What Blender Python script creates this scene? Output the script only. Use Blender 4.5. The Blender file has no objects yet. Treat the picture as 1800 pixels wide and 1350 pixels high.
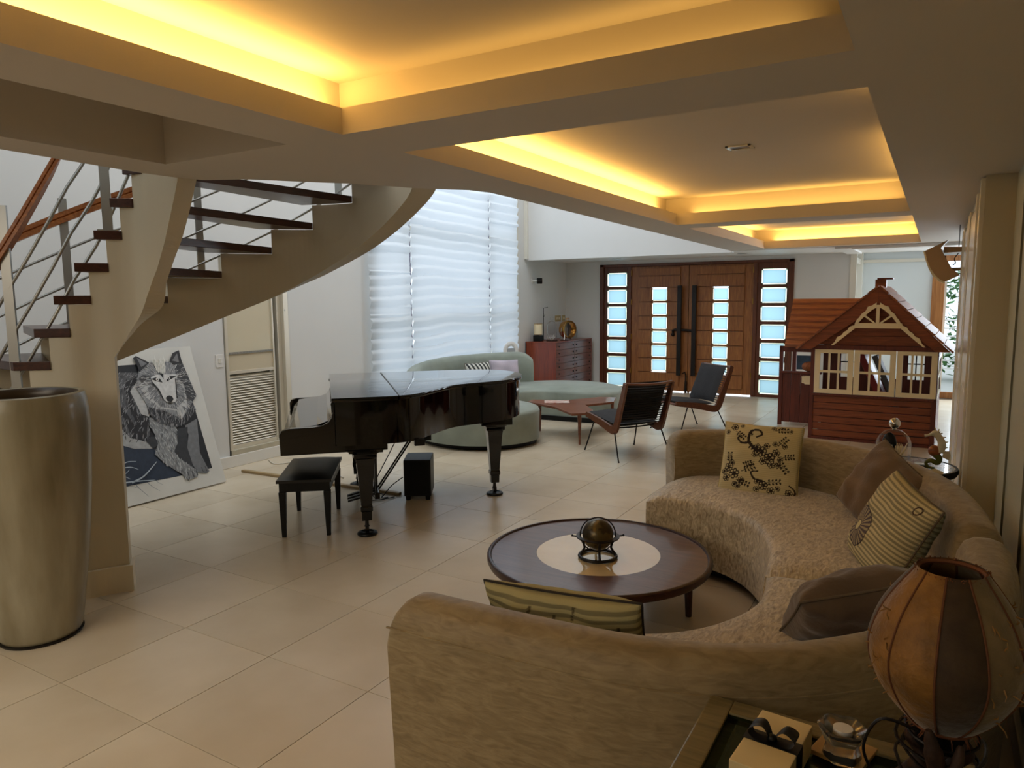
import bpy, bmesh, math, random
from mathutils import Vector, Matrix
import numpy as np
random.seed(7)
PI = math.pi
# ---------------------------------------------------------------- camera, world, light, exposure
scn = bpy.context.scene
COL = scn.collection
scn.view_settings.view_transform = 'Standard'
scn.view_settings.look = 'None'
scn.view_settings.gamma = 1.0
scn.view_settings.use_curve_mapping = False
scn.view_settings.exposure = 0.0
scn.cycles.max_bounces = 9
scn.cycles.diffuse_bounces = 5
scn.cycles.glossy_bounces = 4
scn.cycles.transmission_bounces = 6
scn.cycles.transparent_max_bounces = 8
scn.cycles.sample_clamp_indirect = 6.0
scn.cycles.caustics_reflective = False
scn.cycles.caustics_refractive = False
scn.cycles.use_denoising = True
try:
    scn.cycles.denoiser = 'OPENIMAGEDENOISE'
except Exception:
    pass

def make_camera():
    yaw, pitch, roll = .5320, .1176, -.0095
    cy, sy = math.cos(yaw), math.sin(yaw)
    F = Vector((-sy*math.cos(pitch), cy*math.cos(pitch), -math.sin(pitch)))
    R = Vector((cy, sy, 0)); U = R.cross(F)
    cr, sr = math.cos(roll), math.sin(roll)
    R2 = R*cr + U*sr; U2 = U*cr - R*sr
    cd = bpy.data.cameras.new('camera')
    cd.sensor_width = 36.0; cd.lens = 1268.57/1800*36.0
    cd.clip_start = .05; cd.clip_end = 200
    co = bpy.data.objects.new('camera', cd); COL.objects.link(co)
    M = Matrix.Identity(4)
    for i in range(3):
        M[i][0] = R2[i]; M[i][1] = U2[i]; M[i][2] = -F[i]
    M[0][3], M[1][3], M[2][3] = 3.169, -1.537, 1.6215
    co.matrix_world = M
    scn.camera = co
make_camera()

world = bpy.data.worlds.new('World'); scn.world = world; world.use_nodes = True
wb = world.node_tree.nodes['Background']
wb.inputs[0].default_value = (.80, .91, 1.0, 1); wb.inputs[1].default_value = 1.5

def area(name, loc, target, sx, sy, power, col, spread=180):
    d = bpy.data.lights.new(name, 'AREA'); d.shape = 'RECTANGLE'; d.size = sx; d.size_y = sy
    d.energy = power; d.color = col; d.spread = math.radians(spread)
    o = bpy.data.objects.new(name, d); COL.objects.link(o); o.location = loc
    dr = Vector(target) - Vector(loc)
    o.rotation_euler = dr.to_track_quat('-Z', 'Y').to_euler()
    return o
DAY = (.80, .90, 1.0)
# daylight coming down the stair and window void from the upper floor's windows
area('upper_daylight', (-1.2, 4.6, 4.85), (-1.2, 4.6, 0), 2.4, 8.0, 160, (.91, .95, 1.0))
# daylight outside the tall window, the front door and the garden door
area('window_daylight', (-4.6, 6.9, 2.9), (-2.7, 6.9, 2.2), 4.4, 4.2, 62, DAY)
area('door_daylight', (-.4, 12.3, 1.5), (-.4, 10.5, 1.1), 3.6, 2.6, 190, DAY)
area('garden_daylight', (4.2, 11.4, 1.3), (3.0, 7.5, .6), 1.6, 2.0, 75, DAY)
# unseen fill lamps behind the camera, added to brighten the near floor
area('rear_fill_light', (.9, -3.4, 2.15), (.9, -1.0, .0), 3.2, 1.2, 22, (1.0, .86, .68), 92)
area('near_fill_light', (.2, -2.0, 2.2), (.3, -1.1, 0), 2.4, 1.0, 22, (1.0, .86, .68), 150)
WARM = (1.0, .56, .13)
def cove(name, x0, y0, x1, y1, z, w):
    L = math.hypot(x1-x0, y1-y0)
    d = bpy.data.lights.new(name, 'AREA'); d.shape = 'RECTANGLE'; d.size = L; d.size_y = .09
    d.energy = w*L; d.color = WARM
    o = bpy.data.objects.new(name, d); COL.objects.link(o)
    o.location = ((x0+x1)/2, (y0+y1)/2, z)
    o.rotation_euler = (PI, 0, math.atan2(y1-y0, x1-x0))
CZ = 2.374
cove('cove_lamp', 1.03, -1.5, 1.03, .70, CZ, 6.5)
cove('cove_lamp', 1.15, .755, 2.8, .755, CZ, .7)
cove('cove_lamp', 1.01, 1.15, 1.01, 4.8, CZ, 6.0)
cove('cove_lamp', 1.2, 5.03, 2.9, 5.00, CZ, 1.6)
cove('cove_lamp', 3.05, 1.2, 3.05, 2.0, CZ, 3.0)
cove('cove_lamp', 3.05, 3.0, 3.05, 4.6, CZ, 3.0)
cove('cove_lamp', .99, 5.4, .99, 8.7, CZ, 4.5)
cove('cove_lamp', 1.2, 8.90, 2.9, 8.88, CZ, 4.5)
cove('cove_lamp', 3.05, 5.5, 3.05, 8.6, CZ, 2.5)

# ---------------------------------------------------------------- materials
def lin(c):
    r = []
    for v in c[:3]:
        v = v/255.0
        r.append(v/12.92 if v <= .04045 else ((v+.055)/1.055)**2.4)
    return (r[0], r[1], r[2], 1.0)
def newmat(name):
    m = bpy.data.materials.new(name); m.use_nodes = True
    nt = m.node_tree; b = nt.nodes['Principled BSDF']
    return m, nt, b
def mat(name, rgb, rough=.6, metal=0, spec=.5, noise=0, nscale=8, bump=0, bscale=60, coat=0, rgb2=None, sheen=0, stretch=None, dist=0):
    m, nt, b = newmat(name)
    b.inputs['Base Color'].default_value = lin(rgb)
    b.inputs['Roughness'].default_value = rough
    b.inputs['Metallic'].default_value = metal
    b.inputs['Specular IOR Level'].default_value = spec
    b.inputs['Coat Weight'].default_value = coat
    b.inputs['Coat Roughness'].default_value = .08
    if sheen:
        b.inputs['Sheen Weight'].default_value = sheen
        b.inputs['Sheen Roughness'].default_value = .4
    tc = nt.nodes.new('ShaderNodeTexCoord')
    mp = nt.nodes.new('ShaderNodeMapping')
    nt.links.new(tc.outputs['Object'], mp.inputs['Vector'])
    if stretch: mp.inputs['Scale'].default_value = stretch
    if noise or rgb2:
        n = nt.nodes.new('ShaderNodeTexNoise'); n.inputs['Scale'].default_value = nscale; n.inputs['Detail'].default_value = 8; n.inputs['Distortion'].default_value = dist
        nt.links.new(mp.outputs[0], n.inputs['Vector'])
        cr = nt.nodes.new('ShaderNodeValToRGB')
        c1 = lin(rgb); c2 = lin(rgb2) if rgb2 else tuple([max(0, c*(1-noise)) for c in c1[:3]])+(1,)
        cr.color_ramp.elements[0].position = .32; cr.color_ramp.elements[1].position = .68
        cr.color_ramp.elements[0].color = c2; cr.color_ramp.elements[1].color = c1
        nt.links.new(n.outputs['Fac'], cr.inputs[0]); nt.links.new(cr.outputs[0], b.inputs['Base Color'])
    if bump:
        n2 = nt.nodes.new('ShaderNodeTexNoise'); n2.inputs['Scale'].default_value = bscale; n2.inputs['Detail'].default_value = 4
        nt.links.new(mp.outputs[0], n2.inputs['Vector'])
        bp = nt.nodes.new('ShaderNodeBump'); bp.inputs['Strength'].default_value = bump; bp.inputs['Distance'].default_value = .01
        nt.links.new(n2.outputs['Fac'], bp.inputs['Height']); nt.links.new(bp.outputs[0], b.inputs['Normal'])
    return m
def wood(name, rgb, rgb2, rough=.35, axis=0, scale=3.0, coat=0.0, spec=.5):
    m, nt, b = newmat(name)
    b.inputs['Roughness'].default_value = rough
    b.inputs['Coat Weight'].default_value = coat; b.inputs['Coat Roughness'].default_value = .06
    b.inputs['Specular IOR Level'].default_value = spec
    tc = nt.nodes.new('ShaderNodeTexCoord'); mp = nt.nodes.new('ShaderNodeMapping')
    s = [14*scale/3]*3; s[axis] = 1.2*scale/3
    mp.inputs['Scale'].default_value = s
    nt.links.new(tc.outputs['Object'], mp.inputs['Vector'])
    n = nt.nodes.new('ShaderNodeTexNoise'); n.inputs['Scale'].default_value = 3.0; n.inputs['Detail'].default_value = 8; n.inputs['Distortion'].default_value = 1.2
    nt.links.new(mp.outputs[0], n.inputs['Vector'])
    cr = nt.nodes.new('ShaderNodeValToRGB')
    cr.color_ramp.elements[0].position = .3; cr.color_ramp.elements[1].position = .7
    cr.color_ramp.elements[0].color = lin(rgb2); cr.color_ramp.elements[1].color = lin(rgb)
    nt.links.new(n.outputs['Fac'], cr.inputs[0]); nt.links.new(cr.outputs[0], b.inputs['Base Color'])
    bp = nt.nodes.new('ShaderNodeBump'); bp.inputs['Strength'].default_value = .08; bp.inputs['Distance'].default_value = .005
    nt.links.new(n.outputs['Fac'], bp.inputs['Height']); nt.links.new(bp.outputs[0], b.inputs['Normal'])
    return m
def attrmat(name, rough=.8, bump=.0, sheen=0, bscale=200):
    m, nt, b = newmat(name)
    a = nt.nodes.new('ShaderNodeAttribute'); a.attribute_name = 'Col'
    nt.links.new(a.outputs['Color'], b.inputs['Base Color'])
    b.inputs['Roughness'].default_value = rough; b.inputs['Specular IOR Level'].default_value = .25
    if sheen: b.inputs['Sheen Weight'].default_value = sheen
    if bump:
        tc = nt.nodes.new('ShaderNodeTexCoord')
        n2 = nt.nodes.new('ShaderNodeTexNoise'); n2.inputs['Scale'].default_value = bscale
        nt.links.new(tc.outputs['Object'], n2.inputs['Vector'])
        bp = nt.nodes.new('ShaderNodeBump'); bp.inputs['Strength'].default_value = bump; bp.inputs['Distance'].default_value = .01
        nt.links.new(n2.outputs['Fac'], bp.inputs['Height']); nt.links.new(bp.outputs[0], b.inputs['Normal'])
    return m
def glassmat(name, rgb=(255,255,255), rough=0.0):
    m, nt, b = newmat(name)
    nt.nodes.remove(b)
    out = nt.nodes['Material Output']
    tr = nt.nodes.new('ShaderNodeBsdfTransparent'); tr.inputs[0].default_value = lin(rgb)
    gl = nt.nodes.new('ShaderNodeBsdfGlossy'); gl.inputs['Roughness'].default_value = .03
    fr = nt.nodes.new('ShaderNodeFresnel'); fr.inputs[0].default_value = 1.2
    mx = nt.nodes.new('ShaderNodeMixShader')
    ml = nt.nodes.new('ShaderNodeMath'); ml.operation = 'MULTIPLY'; ml.inputs[1].default_value = .45
    nt.links.new(fr.outputs[0], ml.inputs[0]); nt.links.new(ml.outputs[0], mx.inputs[0]); nt.links.new(tr.outputs[0], mx.inputs[1]); nt.links.new(gl.outputs[0], mx.inputs[2])
    nt.links.new(mx.outputs[0], out.inputs[0])
    return m
def translucent(name, rgb, rgbt, mix=.5):
    m, nt, b = newmat(name)
    nt.nodes.remove(b); out = nt.nodes['Material Output']
    d = nt.nodes.new('ShaderNodeBsdfDiffuse'); d.inputs[0].default_value = lin(rgb)
    t = nt.nodes.new('ShaderNodeBsdfTranslucent'); t.inputs[0].default_value = lin(rgbt)
    mx = nt.nodes.new('ShaderNodeMixShader'); mx.inputs[0].default_value = mix
    nt.links.new(d.outputs[0], mx.inputs[1]); nt.links.new(t.outputs[0], mx.inputs[2]); nt.links.new(mx.outputs[0], out.inputs[0])
    return m

M = {}
M['wall'] = mat('wall_paint', (226,226,224), .55, noise=.03, nscale=1.5, bump=.03, bscale=30)
M['ceil'] = mat('ceiling_paint', (204,196,184), .7, noise=.03, nscale=1.2, bump=.03, bscale=25)
M['cream'] = mat('cream_wall_paint', (206,196,172), .5, noise=.04, nscale=2, bump=.04, bscale=30)
M['gloss_white'] = mat('gloss_white_paint', (228,224,212), .18, noise=.02, nscale=3)
M['base'] = mat('baseboard_paint', (232,230,224), .25)
M['tile'] = mat('floor_tile', (204,192,172), .22, spec=.45, noise=.07, nscale=2.2)
M['grout'] = mat('grout', (120,104,84), .9)
M['dark_wood'] = wood('dark_tread_wood', (78,42,30), (50,26,19), .28, 1)
M['rail_wood'] = wood('handrail_wood', (186,116,62), (140,80,42), .35, 0)
M['steel'] = mat('brushed_steel', (176,176,172), .35, metal=.8)
M['door_wood'] = wood('door_wood', (170,110,56), (126,74,36), .38, 2, 3)
M['door_dark'] = wood('door_frame_wood', (110,58,30), (78,38,20), .4, 2, 3)
M['jamb_wood'] = wood('jamb_wood', (178,122,70), (140,88,46), .4, 2, 2)
M['iron'] = mat('black_iron', (26,20,18), .45, metal=.4)
M['piano'] = mat('piano_lacquer', (2,2,3), .04, spec=.35, coat=.4)
M['black'] = mat('black_satin', (9,9,9), .45, spec=.3)
M['black_leather'] = mat('black_leather', (14,13,13), .36, bump=.15, bscale=150)
M['brass'] = mat('brass', (168,128,60), .3, metal=1)
M['table_wood'] = wood('coffee_table_wood', (96,62,52), (72,42,36), .3, 0, 2.4, coat=.25)
M['table_edge'] = wood('coffee_table_edge', (62,32,24), (42,20,16), .3, 0, 2)
M['cream_glass'] = mat('polished_cream_stone', (226,200,152), .06, spec=.7, coat=.8, noise=.10, nscale=5)
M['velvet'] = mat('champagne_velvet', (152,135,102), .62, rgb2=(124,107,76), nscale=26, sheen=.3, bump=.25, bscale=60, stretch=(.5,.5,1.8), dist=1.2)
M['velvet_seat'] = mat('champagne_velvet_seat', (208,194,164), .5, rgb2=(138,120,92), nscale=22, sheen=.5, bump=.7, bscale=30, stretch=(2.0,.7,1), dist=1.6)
M['green'] = mat('sage_velvet', (150,158,146), .7, rgb2=(128,136,124), nscale=3, sheen=.3, bump=.05, bscale=40)
M['teak'] = wood('teak', (108,62,38), (78,42,27), .32, 1, 2.4, coat=.15)
M['teak_x'] = wood('teak_table', (138,84,58), (104,58,38), .3, 0, 2, coat=.2)
M['cushion_black'] = mat('charcoal_cushion', (38,37,39), .85, bump=.3, bscale=70, noise=.2, nscale=20)
M['dresser_side'] = wood('rosewood_side', (142,62,32), (108,42,22), .3, 2, 2, coat=.2)
M['dresser_front'] = wood('rosewood_front', (132,70,50), (100,48,34), .34, 1, 2, coat=.15)
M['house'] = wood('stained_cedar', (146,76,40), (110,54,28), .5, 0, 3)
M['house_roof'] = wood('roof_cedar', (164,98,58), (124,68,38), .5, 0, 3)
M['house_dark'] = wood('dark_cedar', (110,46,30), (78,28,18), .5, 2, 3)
M['house_cream'] = mat('cream_trim_paint', (236,222,186), .5)
M['white'] = mat('matt_white', (232,230,226), .5)
M['glass'] = glassmat('clear_glass')
M['glass_green'] = glassmat('tinted_glass', (196,206,190))
M['frost'] = translucent('frosted_glass', (176,190,194), (186,206,212), .85)
M['bevel_glass'] = translucent('clear_pane_edge', (200,230,200), (250,255,240), .95)
M['blind'] = translucent('roman_blind_cloth', (232,236,238), (226,234,244), .45)
M['vase'] = None
M['silver'] = mat('polished_silver', (216,214,210), .08, metal=1)
M['gold'] = mat('polished_gold', (206,150,76), .12, metal=1)
M['bark'] = mat('branch_wood', (66,44,32), .7, noise=.5, nscale=30, bump=.6, bscale=40)
M['olive_wood'] = wood('side_table_wood', (124,112,76), (92,82,52), .3, 0, 3, coat=.3)
M['leaf'] = mat('garden_leaves', (96,150,86), .7, noise=.5, nscale=9)
M['concrete'] = mat('pale_paving', (196,196,190), .8, noise=.1, nscale=2)
M['louver'] = mat('louvre_metal', (224,216,198), .3, metal=.3)

# vase glaze: olive grey, browner towards the foot, with streaks
def vase_mat():
    m, nt, b = newmat('celadon_glaze')
    tc = nt.nodes.new('ShaderNodeTexCoord'); mp = nt.nodes.new('ShaderNodeMapping')
    mp.inputs['Scale'].default_value = (4, 4, .8)
    nt.links.new(tc.outputs['Object'], mp.inputs['Vector'])
    n = nt.nodes.new('ShaderNodeTexNoise'); n.inputs['Scale'].default_value = 2.2; n.inputs['Detail'].default_value = 7
    nt.links.new(mp.outputs[0], n.inputs['Vector'])
    cr = nt.nodes.new('ShaderNodeValToRGB'); e = cr.color_ramp.elements
    e[0].position = .3; e[1].position = .72
    e[0].color = lin((118,108,82)); e[1].color = lin((158,151,128))
    nt.links.new(n.outputs['Fac'], cr.inputs[0]); nt.links.new(cr.outputs[0], b.inputs['Base Color'])
    b.inputs['Roughness'].default_value = .34; b.inputs['Coat Weight'].default_value = .3; b.inputs['Coat Roughness'].default_value = .12
    n3 = nt.nodes.new('ShaderNodeTexNoise'); n3.inputs['Scale'].default_value = 9
    nt.links.new(tc.outputs['Object'], n3.inputs['Vector'])
    bp = nt.nodes.new('ShaderNodeBump'); bp.inputs['Strength'].default_value = .12; bp.inputs['Distance'].default_value = .02
    nt.links.new(n3.outputs['Fac'], bp.inputs['Height']); nt.links.new(bp.outputs[0], b.inputs['Normal'])
    return m
M['vase'] = vase_mat()

# ---------------------------------------------------------------- mesh helpers
class MB:
    def __init__(s): s.v = []; s.f = []; s.sm = []
    def add(s, vs, fs, smooth=False):
        o = len(s.v); s.v += [tuple(p) for p in vs]; s.f += [tuple(o+i for i in f) for f in fs]; s.sm += [smooth]*len(fs)
        return s
    def box(s, x0, y0, z0, x1, y1, z1, mtx=None):
        vs = [Vector(p) for p in ((x0,y0,z0),(x1,y0,z0),(x1,y1,z0),(x0,y1,z0),(x0,y0,z1),(x1,y0,z1),(x1,y1,z1),(x0,y1,z1))]
        if mtx: vs = [mtx @ p for p in vs]
        return s.add(vs, [(0,3,2,1),(4,5,6,7),(0,1,5,4),(1,2,6,5),(2,3,7,6),(3,0,4,7)])
    def prism(s, poly, z0, z1, mtx=None, smooth=False):
        # poly: list of (x, y) counter-clockwise; z0, z1 numbers or lists
        n = len(poly)
        a = [Vector((p[0], p[1], z0 if not isinstance(z0, (list, tuple)) else z0[i])) for i, p in enumerate(poly)]
        b = [Vector((p[0], p[1], z1 if not isinstance(z1, (list, tuple)) else z1[i])) for i, p in enumerate(poly)]
        vs = a+b
        if mtx: vs = [mtx @ p for p in vs]
        o = len(s.v); s.v += [tuple(p) for p in vs]
        s.f.append(tuple(o+i for i in reversed(range(n)))); s.f.append(tuple(o+n+i for i in range(n))); s.sm += [False, False]
        for i in range(n):
            j = (i+1) % n
            s.f.append((o+i, o+j, o+n+j, o+n+i)); s.sm.append(smooth)
        return s
    def tube(s, pts, r, seg=10, cap=True, closed=False, squash=None):
        pts = [Vector(p) for p in pts]; n = len(pts)
        rs = r if isinstance(r, (list, tuple)) else [r]*n
        rings = []; prev = None
        for i, p in enumerate(pts):
            if closed: t = pts[(i+1) % n]-pts[i-1]
            else: t = pts[min(i+1, n-1)]-pts[max(i-1, 0)]
            t.normalize()
            if prev is None:
                up = Vector((0,0,1)) if abs(t.z) < .9 else Vector((1,0,0))
                a = t.cross(up).normalized()
            else:
                a = (prev - t*prev.dot(t)).normalized()
            prev = a; b = t.cross(a)
            rings.append([p + (a*math.cos(2*PI*k/seg) + b*math.sin(2*PI*k/seg)*(squash or 1))*rs[i] for k in range(seg)])
        vs = [q for rg in rings for q in rg]; fs = []
        m = n if closed else n-1
        for i in range(m):
            for k in range(seg):
                j = (i+1) % n
                fs.append((i*seg+k, i*seg+(k+1) % seg, j*seg+(k+1) % seg, j*seg+k))
        s.add(vs, fs, True)
        if cap and not closed:
            o = len(s.v)-len(vs)
            s.f.append(tuple(o+k for k in reversed(range(seg)))); s.f.append(tuple(o+(n-1)*seg+k for k in range(seg))); s.sm += [False, False]
        return s
    def lathe(s, prof, c=(0,0,0), seg=32, cap0=True, cap1=True, sx=1, sy=1):
        vs = []; fs = []
        for r, z in prof:
            for k in range(seg):
                a = 2*PI*k/seg
                vs.append((c[0]+r*math.cos(a)*sx, c[1]+r*math.sin(a)*sy, c[2]+z))
        for i in range(len(prof)-1):
            for k in range(seg):
                fs.append((i*seg+k, i*seg+(k+1) % seg, (i+1)*seg+(k+1) % seg, (i+1)*seg+k))
        o = len(s.v); s.add(vs, fs, True)
        if cap0: s.f.append(tuple(o+k for k in reversed(range(seg)))); s.sm.append(False)
        if cap1: s.f.append(tuple(o+(len(prof)-1)*seg+k for k in range(seg))); s.sm.append(False)
        return s
    def ball(s, c, rx, ry=None, rz=None, seg=16, rings=10):
        ry = ry or rx; rz = rz or rx
        vs = [(c[0], c[1], c[2]-rz)]
        for i in range(1, rings):
            a = -PI/2+PI*i/rings
            for k in range(seg):
                b = 2*PI*k/seg
                vs.append((c[0]+rx*math.cos(a)*math.cos(b), c[1]+ry*math.cos(a)*math.sin(b), c[2]+rz*math.sin(a)))
        vs.append((c[0], c[1], c[2]+rz)); fs = []
        for k in range(seg): fs.append((0, 1+(k+1) % seg, 1+k))
        for i in range(rings-2):
            for k in range(seg):
                fs.append((1+i*seg+k, 1+i*seg+(k+1) % seg, 1+(i+1)*seg+(k+1) % seg, 1+(i+1)*seg+k))
        L = len(vs)-1
        for k in range(seg): fs.append((1+(rings-2)*seg+k, 1+(rings-2)*seg+(k+1) % seg, L))
        return s.add(vs, fs, True)
    def build(s, name, m, parent=None, bevel=0, mtx=None, fix=True):
        me = bpy.data.meshes.new(name)
        me.from_pydata(s.v, [], s.f); me.update()
        me.polygons.foreach_set('use_smooth', s.sm)
        anysm = any(s.sm)
        if mtx: me.transform(mtx)
        if fix:
            bm = bmesh.new(); bm.from_mesh(me); bmesh.ops.recalc_face_normals(bm, faces=bm.faces)
            if bevel:
                es = [e for e in bm.edges if len(e.link_faces) == 2 and e.calc_face_angle(0) > .6]
                bmesh.ops.bevel(bm, geom=es, offset=bevel, segments=2, profile=.6, affect='EDGES', clamp_overlap=True)
            bm.to_mesh(me); bm.free()
        if anysm: me.set_sharp_from_angle(angle=math.radians(48))
        if m: me.materials.append(m)
        o = bpy.data.objects.new(name, me); COL.objects.link(o)
        if parent: o.parent = parent
        return o
def tag(o, label=None, cat=None, group=None, kind=None):
    if label: o['label'] = label
    if cat: o['category'] = cat
    if group: o['group'] = group
    if kind: o['kind'] = kind
    return o
def empty(name, loc=(0,0,0), rz=0, label=None, cat=None, group=None, kind=None):
    o = bpy.data.objects.new(name, None); COL.objects.link(o); o.location = loc; o.rotation_euler = (0,0,rz)
    o.empty_display_size = .1
    return tag(o, label, cat, group, kind)
def copy_tree(o, parent=None):
    c = o.copy(); COL.objects.link(c); c.parent = parent
    for ch in list(o.children): copy_tree(ch, c)
    return c
def spline(pts, n=8, closed=False):
    P = [Vector(p) for p in pts]; N = len(P); out = []
    m = N if closed else N-1
    for i in range(m):
        if closed: p0, p1, p2, p3 = P[i-1], P[i], P[(i+1) % N], P[(i+2) % N]
        else: p0, p1, p2, p3 = P[max(i-1,0)], P[i], P[i+1], P[min(i+2,N-1)]
        for k in range(n):
            t = k/n
            out.append(.5*((2*p1)+(-p0+p2)*t+(2*p0-5*p1+4*p2-p3)*t*t+(-p0+3*p1-3*p2+p3)*t*t*t))
    if not closed: out.append(P[-1])
    return out
def resample(pts, n):
    P = [Vector(p) for p in pts]; L = [0]
    for i in range(1, len(P)): L.append(L[-1]+(P[i]-P[i-1]).length)
    out = []; j = 0
    for k in range(n):
        s = L[-1]*k/(n-1)
        while j < len(L)-2 and L[j+1] < s: j += 1
        t = (s-L[j])/max(1e-9, L[j+1]-L[j]); out.append(P[j].lerp(P[j+1], min(1, max(0, t))))
    return out
def Rz(a): return Matrix.Rotation(a, 4, 'Z')
def T(x, y, z): return Matrix.Translation((x, y, z))
# ================================================================ the setting
H = 2.267
def struct(o, label=None): return tag(o, label, None, None, 'structure')
# floor: grout bed with every tile laid on it
fl = MB().box(-2.95, -5.2, -.16, 6.4, 11.75, -.006).build('floor', M['grout'])
struct(fl, 'large beige polished floor tiles across the whole room')
tile_me = None
TS = .6
variants = []
for vi in range(4):
    b_ = MB().box(.0016, .0016, -.006, TS-.0016, TS-.0016, 0)
    m_, nt_, bb_ = newmat('floor_tile')
    tc = nt_.nodes.new('ShaderNodeTexCoord'); oi = nt_.nodes.new('ShaderNodeObjectInfo')
    ad = nt_.nodes.new('ShaderNodeVectorMath'); ad.operation = 'ADD'
    sc_ = nt_.nodes.new('ShaderNodeVectorMath'); sc_.operation = 'SCALE'; sc_.inputs['Scale'].default_value = 1.0
    nt_.links.new(oi.outputs['Location'], ad.inputs[0]); nt_.links.new(tc.outputs['Object'], ad.inputs[1])
    n_ = nt_.nodes.new('ShaderNodeTexNoise'); n_.inputs['Scale'].default_value = 2.4; n_.inputs['Detail'].default_value = 5
    nt_.links.new(ad.outputs[0], n_.inputs['Vector'])
    cr_ = nt_.nodes.new('ShaderNodeValToRGB'); e_ = cr_.color_ramp.elements
    e_[0].position = .3; e_[1].position = .75
    d_ = (0, -3, 3, -5)[vi]
    e_[0].color = lin((200+d_, 184+d_, 158+d_)); e_[1].color = lin((214+d_, 200+d_, 176+d_))
    nt_.links.new(n_.outputs['Fac'], cr_.inputs[0]); nt_.links.new(cr_.outputs[0], bb_.inputs['Base Color'])
    bb_.inputs['Roughness'].default_value = .27; bb_.inputs['Specular IOR Level'].default_value = .45
    nb_ = nt_.nodes.new('ShaderNodeTexNoise'); nb_.inputs['Scale'].default_value = 5
    nt_.links.new(ad.outputs[0], nb_.inputs['Vector'])
    bp_ = nt_.nodes.new('ShaderNodeBump'); bp_.inputs['Strength'].default_value = .06; bp_.inputs['Distance'].default_value = .02
    nt_.links.new(nb_.outputs['Fac'], bp_.inputs['Height']); nt_.links.new(bp_.outputs[0], bb_.inputs['Normal'])
    t_ = b_.build('tile', m_, fl, bevel=.001)
    variants.append(t_)
cells = [(u, v) for v in range(-2, 19) for u in range(-5, 6)] + [(u, v) for v in range(12, 19) for u in (6, 7)]
for i, (u, v) in enumerate(cells):
    if i < 4: o = variants[i]
    else:
        o = variants[(i*7 + i//5) % 4].copy(); COL.objects.link(o); o.parent = fl
    o.location = (u*TS, v*TS, 0)
rear = MB().box(-2.95, -5.2, -.006, 6.4, -1.205, 0).build('floor_rear', mat('rear_floor_tile', (200,186,164), .3)); struct(rear)
rear.name = 'floor.001'
e3 = MB().box(4.80, 7.2, -.006, 6.4, 11.75, 0).build('floor', mat('side_floor_tile', (200,188,168), .3)); struct(e3)

# ceiling: soffit with three lit coffers and one unlit recess
EDGE = [(-.27,-1.8),(-.27,.08),(-.32,.75),(-.30,.92),(-.25,1.05),(-.05,1.15),(.16,1.40),(.32,1.58),(.50,1.89),(.62,2.04),(.72,2.14),(.77,2.30),(.765,2.7),(.72,4.15),(.59,8.99)]
C1 = (1.12, -1.55, 2.944, .652); C2 = (1.10, 1.049, 2.944, 4.93); C3 = (1.09, 5.302, 2.95, 8.80); RC = (-.01, -1.55, .80, .66)
def ceiling_layer(z0, z1, g, mb, gr=0):
    def ex(c, g): return (c[0]-g, c[1]-g, c[2]+g, c[3]+g)
    c1, c2, c3 = ex(C1, g), ex(C2, g), ex(C3, g); r = ex(RC, gr)
    x1 = min(c1[0], c2[0], c3[0])
    # strip along the void, left of the recess
    mb.prism([(-.27,-1.8),(r[0],-1.8),(r[0],r[3]),(-.315,r[3]),(-.27,.08)], z0, z1)
    mb.prism([(-.315,r[3])]+[(x1,r[3])]+[(x1,9.0),(.59,9.0)]+list(reversed(EDGE[2:14])), z0, z1)
    mb.box(r[0], -1.8, z0, c1[0], r[1], z1)
    mb.box(r[2], r[1], z0, x1, r[3], z1)
    for c in (c1, c2, c3):
        if c[0] > x1+1e-4: mb.box(x1, c[1], z0, c[0], c[3], z1)
    R = 3.52
    mb.box(c1[2], -1.8, z0, R, c1[3], z1); mb.box(c2[2], c2[1], z0, R, c2[3], z1); mb.box(c3[2], c3[1], z0, R, c3[3], z1)
    mb.box(c1[0], -1.8, z0, c1[2], c1[1], z1)
    mb.box(x1, c1[3], z0, R, c2[1], z1)
    if c3[1] > c2[3]: mb.box(x1, c2[3], z0, R, c3[1], z1)
    mb.box(x1, c3[3], z0, R, 9.0, z1)
cb = MB()
ceiling_layer(H, H+.10, 0, cb)
ceiling_layer(H+.10, H+.25, .15, cb)
cb.prism([(-.27,-1.8),(3.52,-1.8),(3.52,9.0),(.59,9.0)]+list(reversed(EDGE[1:14])), H+.33, 2.75)
# the coffers' own lids
for c in (C1, C2, C3): cb.box(c[0]-.20, c[1]-.17, H+.25, c[2]+.20, c[3]+.17, H+.28)
cb.prism([(-.27,-1.8),(-.01,-1.8),(-.01,.66),(-.315,.66),(-.27,.08)], H+.25, H+.34)
cb.box(.80, -1.8, H+.25, .90, .66, H+.34)
cb.prism([(-.315,.66),(.90,.66),(.90,9.0),(.59,9.0)]+list(reversed(EDGE[2:14])), H+.25, H+.34)
ceil = cb.build('ceiling', M['ceil']); struct(ceil)
# ceiling of the door alcove, of the side room and behind the camera
cc = MB().box(-2.75, 9.14, 2.262, .60, 10.5, 2.6).box(.60, 9.002, 2.262, 3.5, 10.5, 2.6).box(-2.95, -5.2, H, 3.8, -1.8, 2.75).box(2.0, 10.5, 2.30, 6.2, 11.6, 2.6).box(3.52, 7.2, 2.30, 6.2, 10.5, 2.6)
struct(cc.build('ceiling', M['white']))
struct(MB().box(-2.95, -1.8, 4.95, 3.8, 9.2, 5.1).build('ceiling', M['white']))
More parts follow.
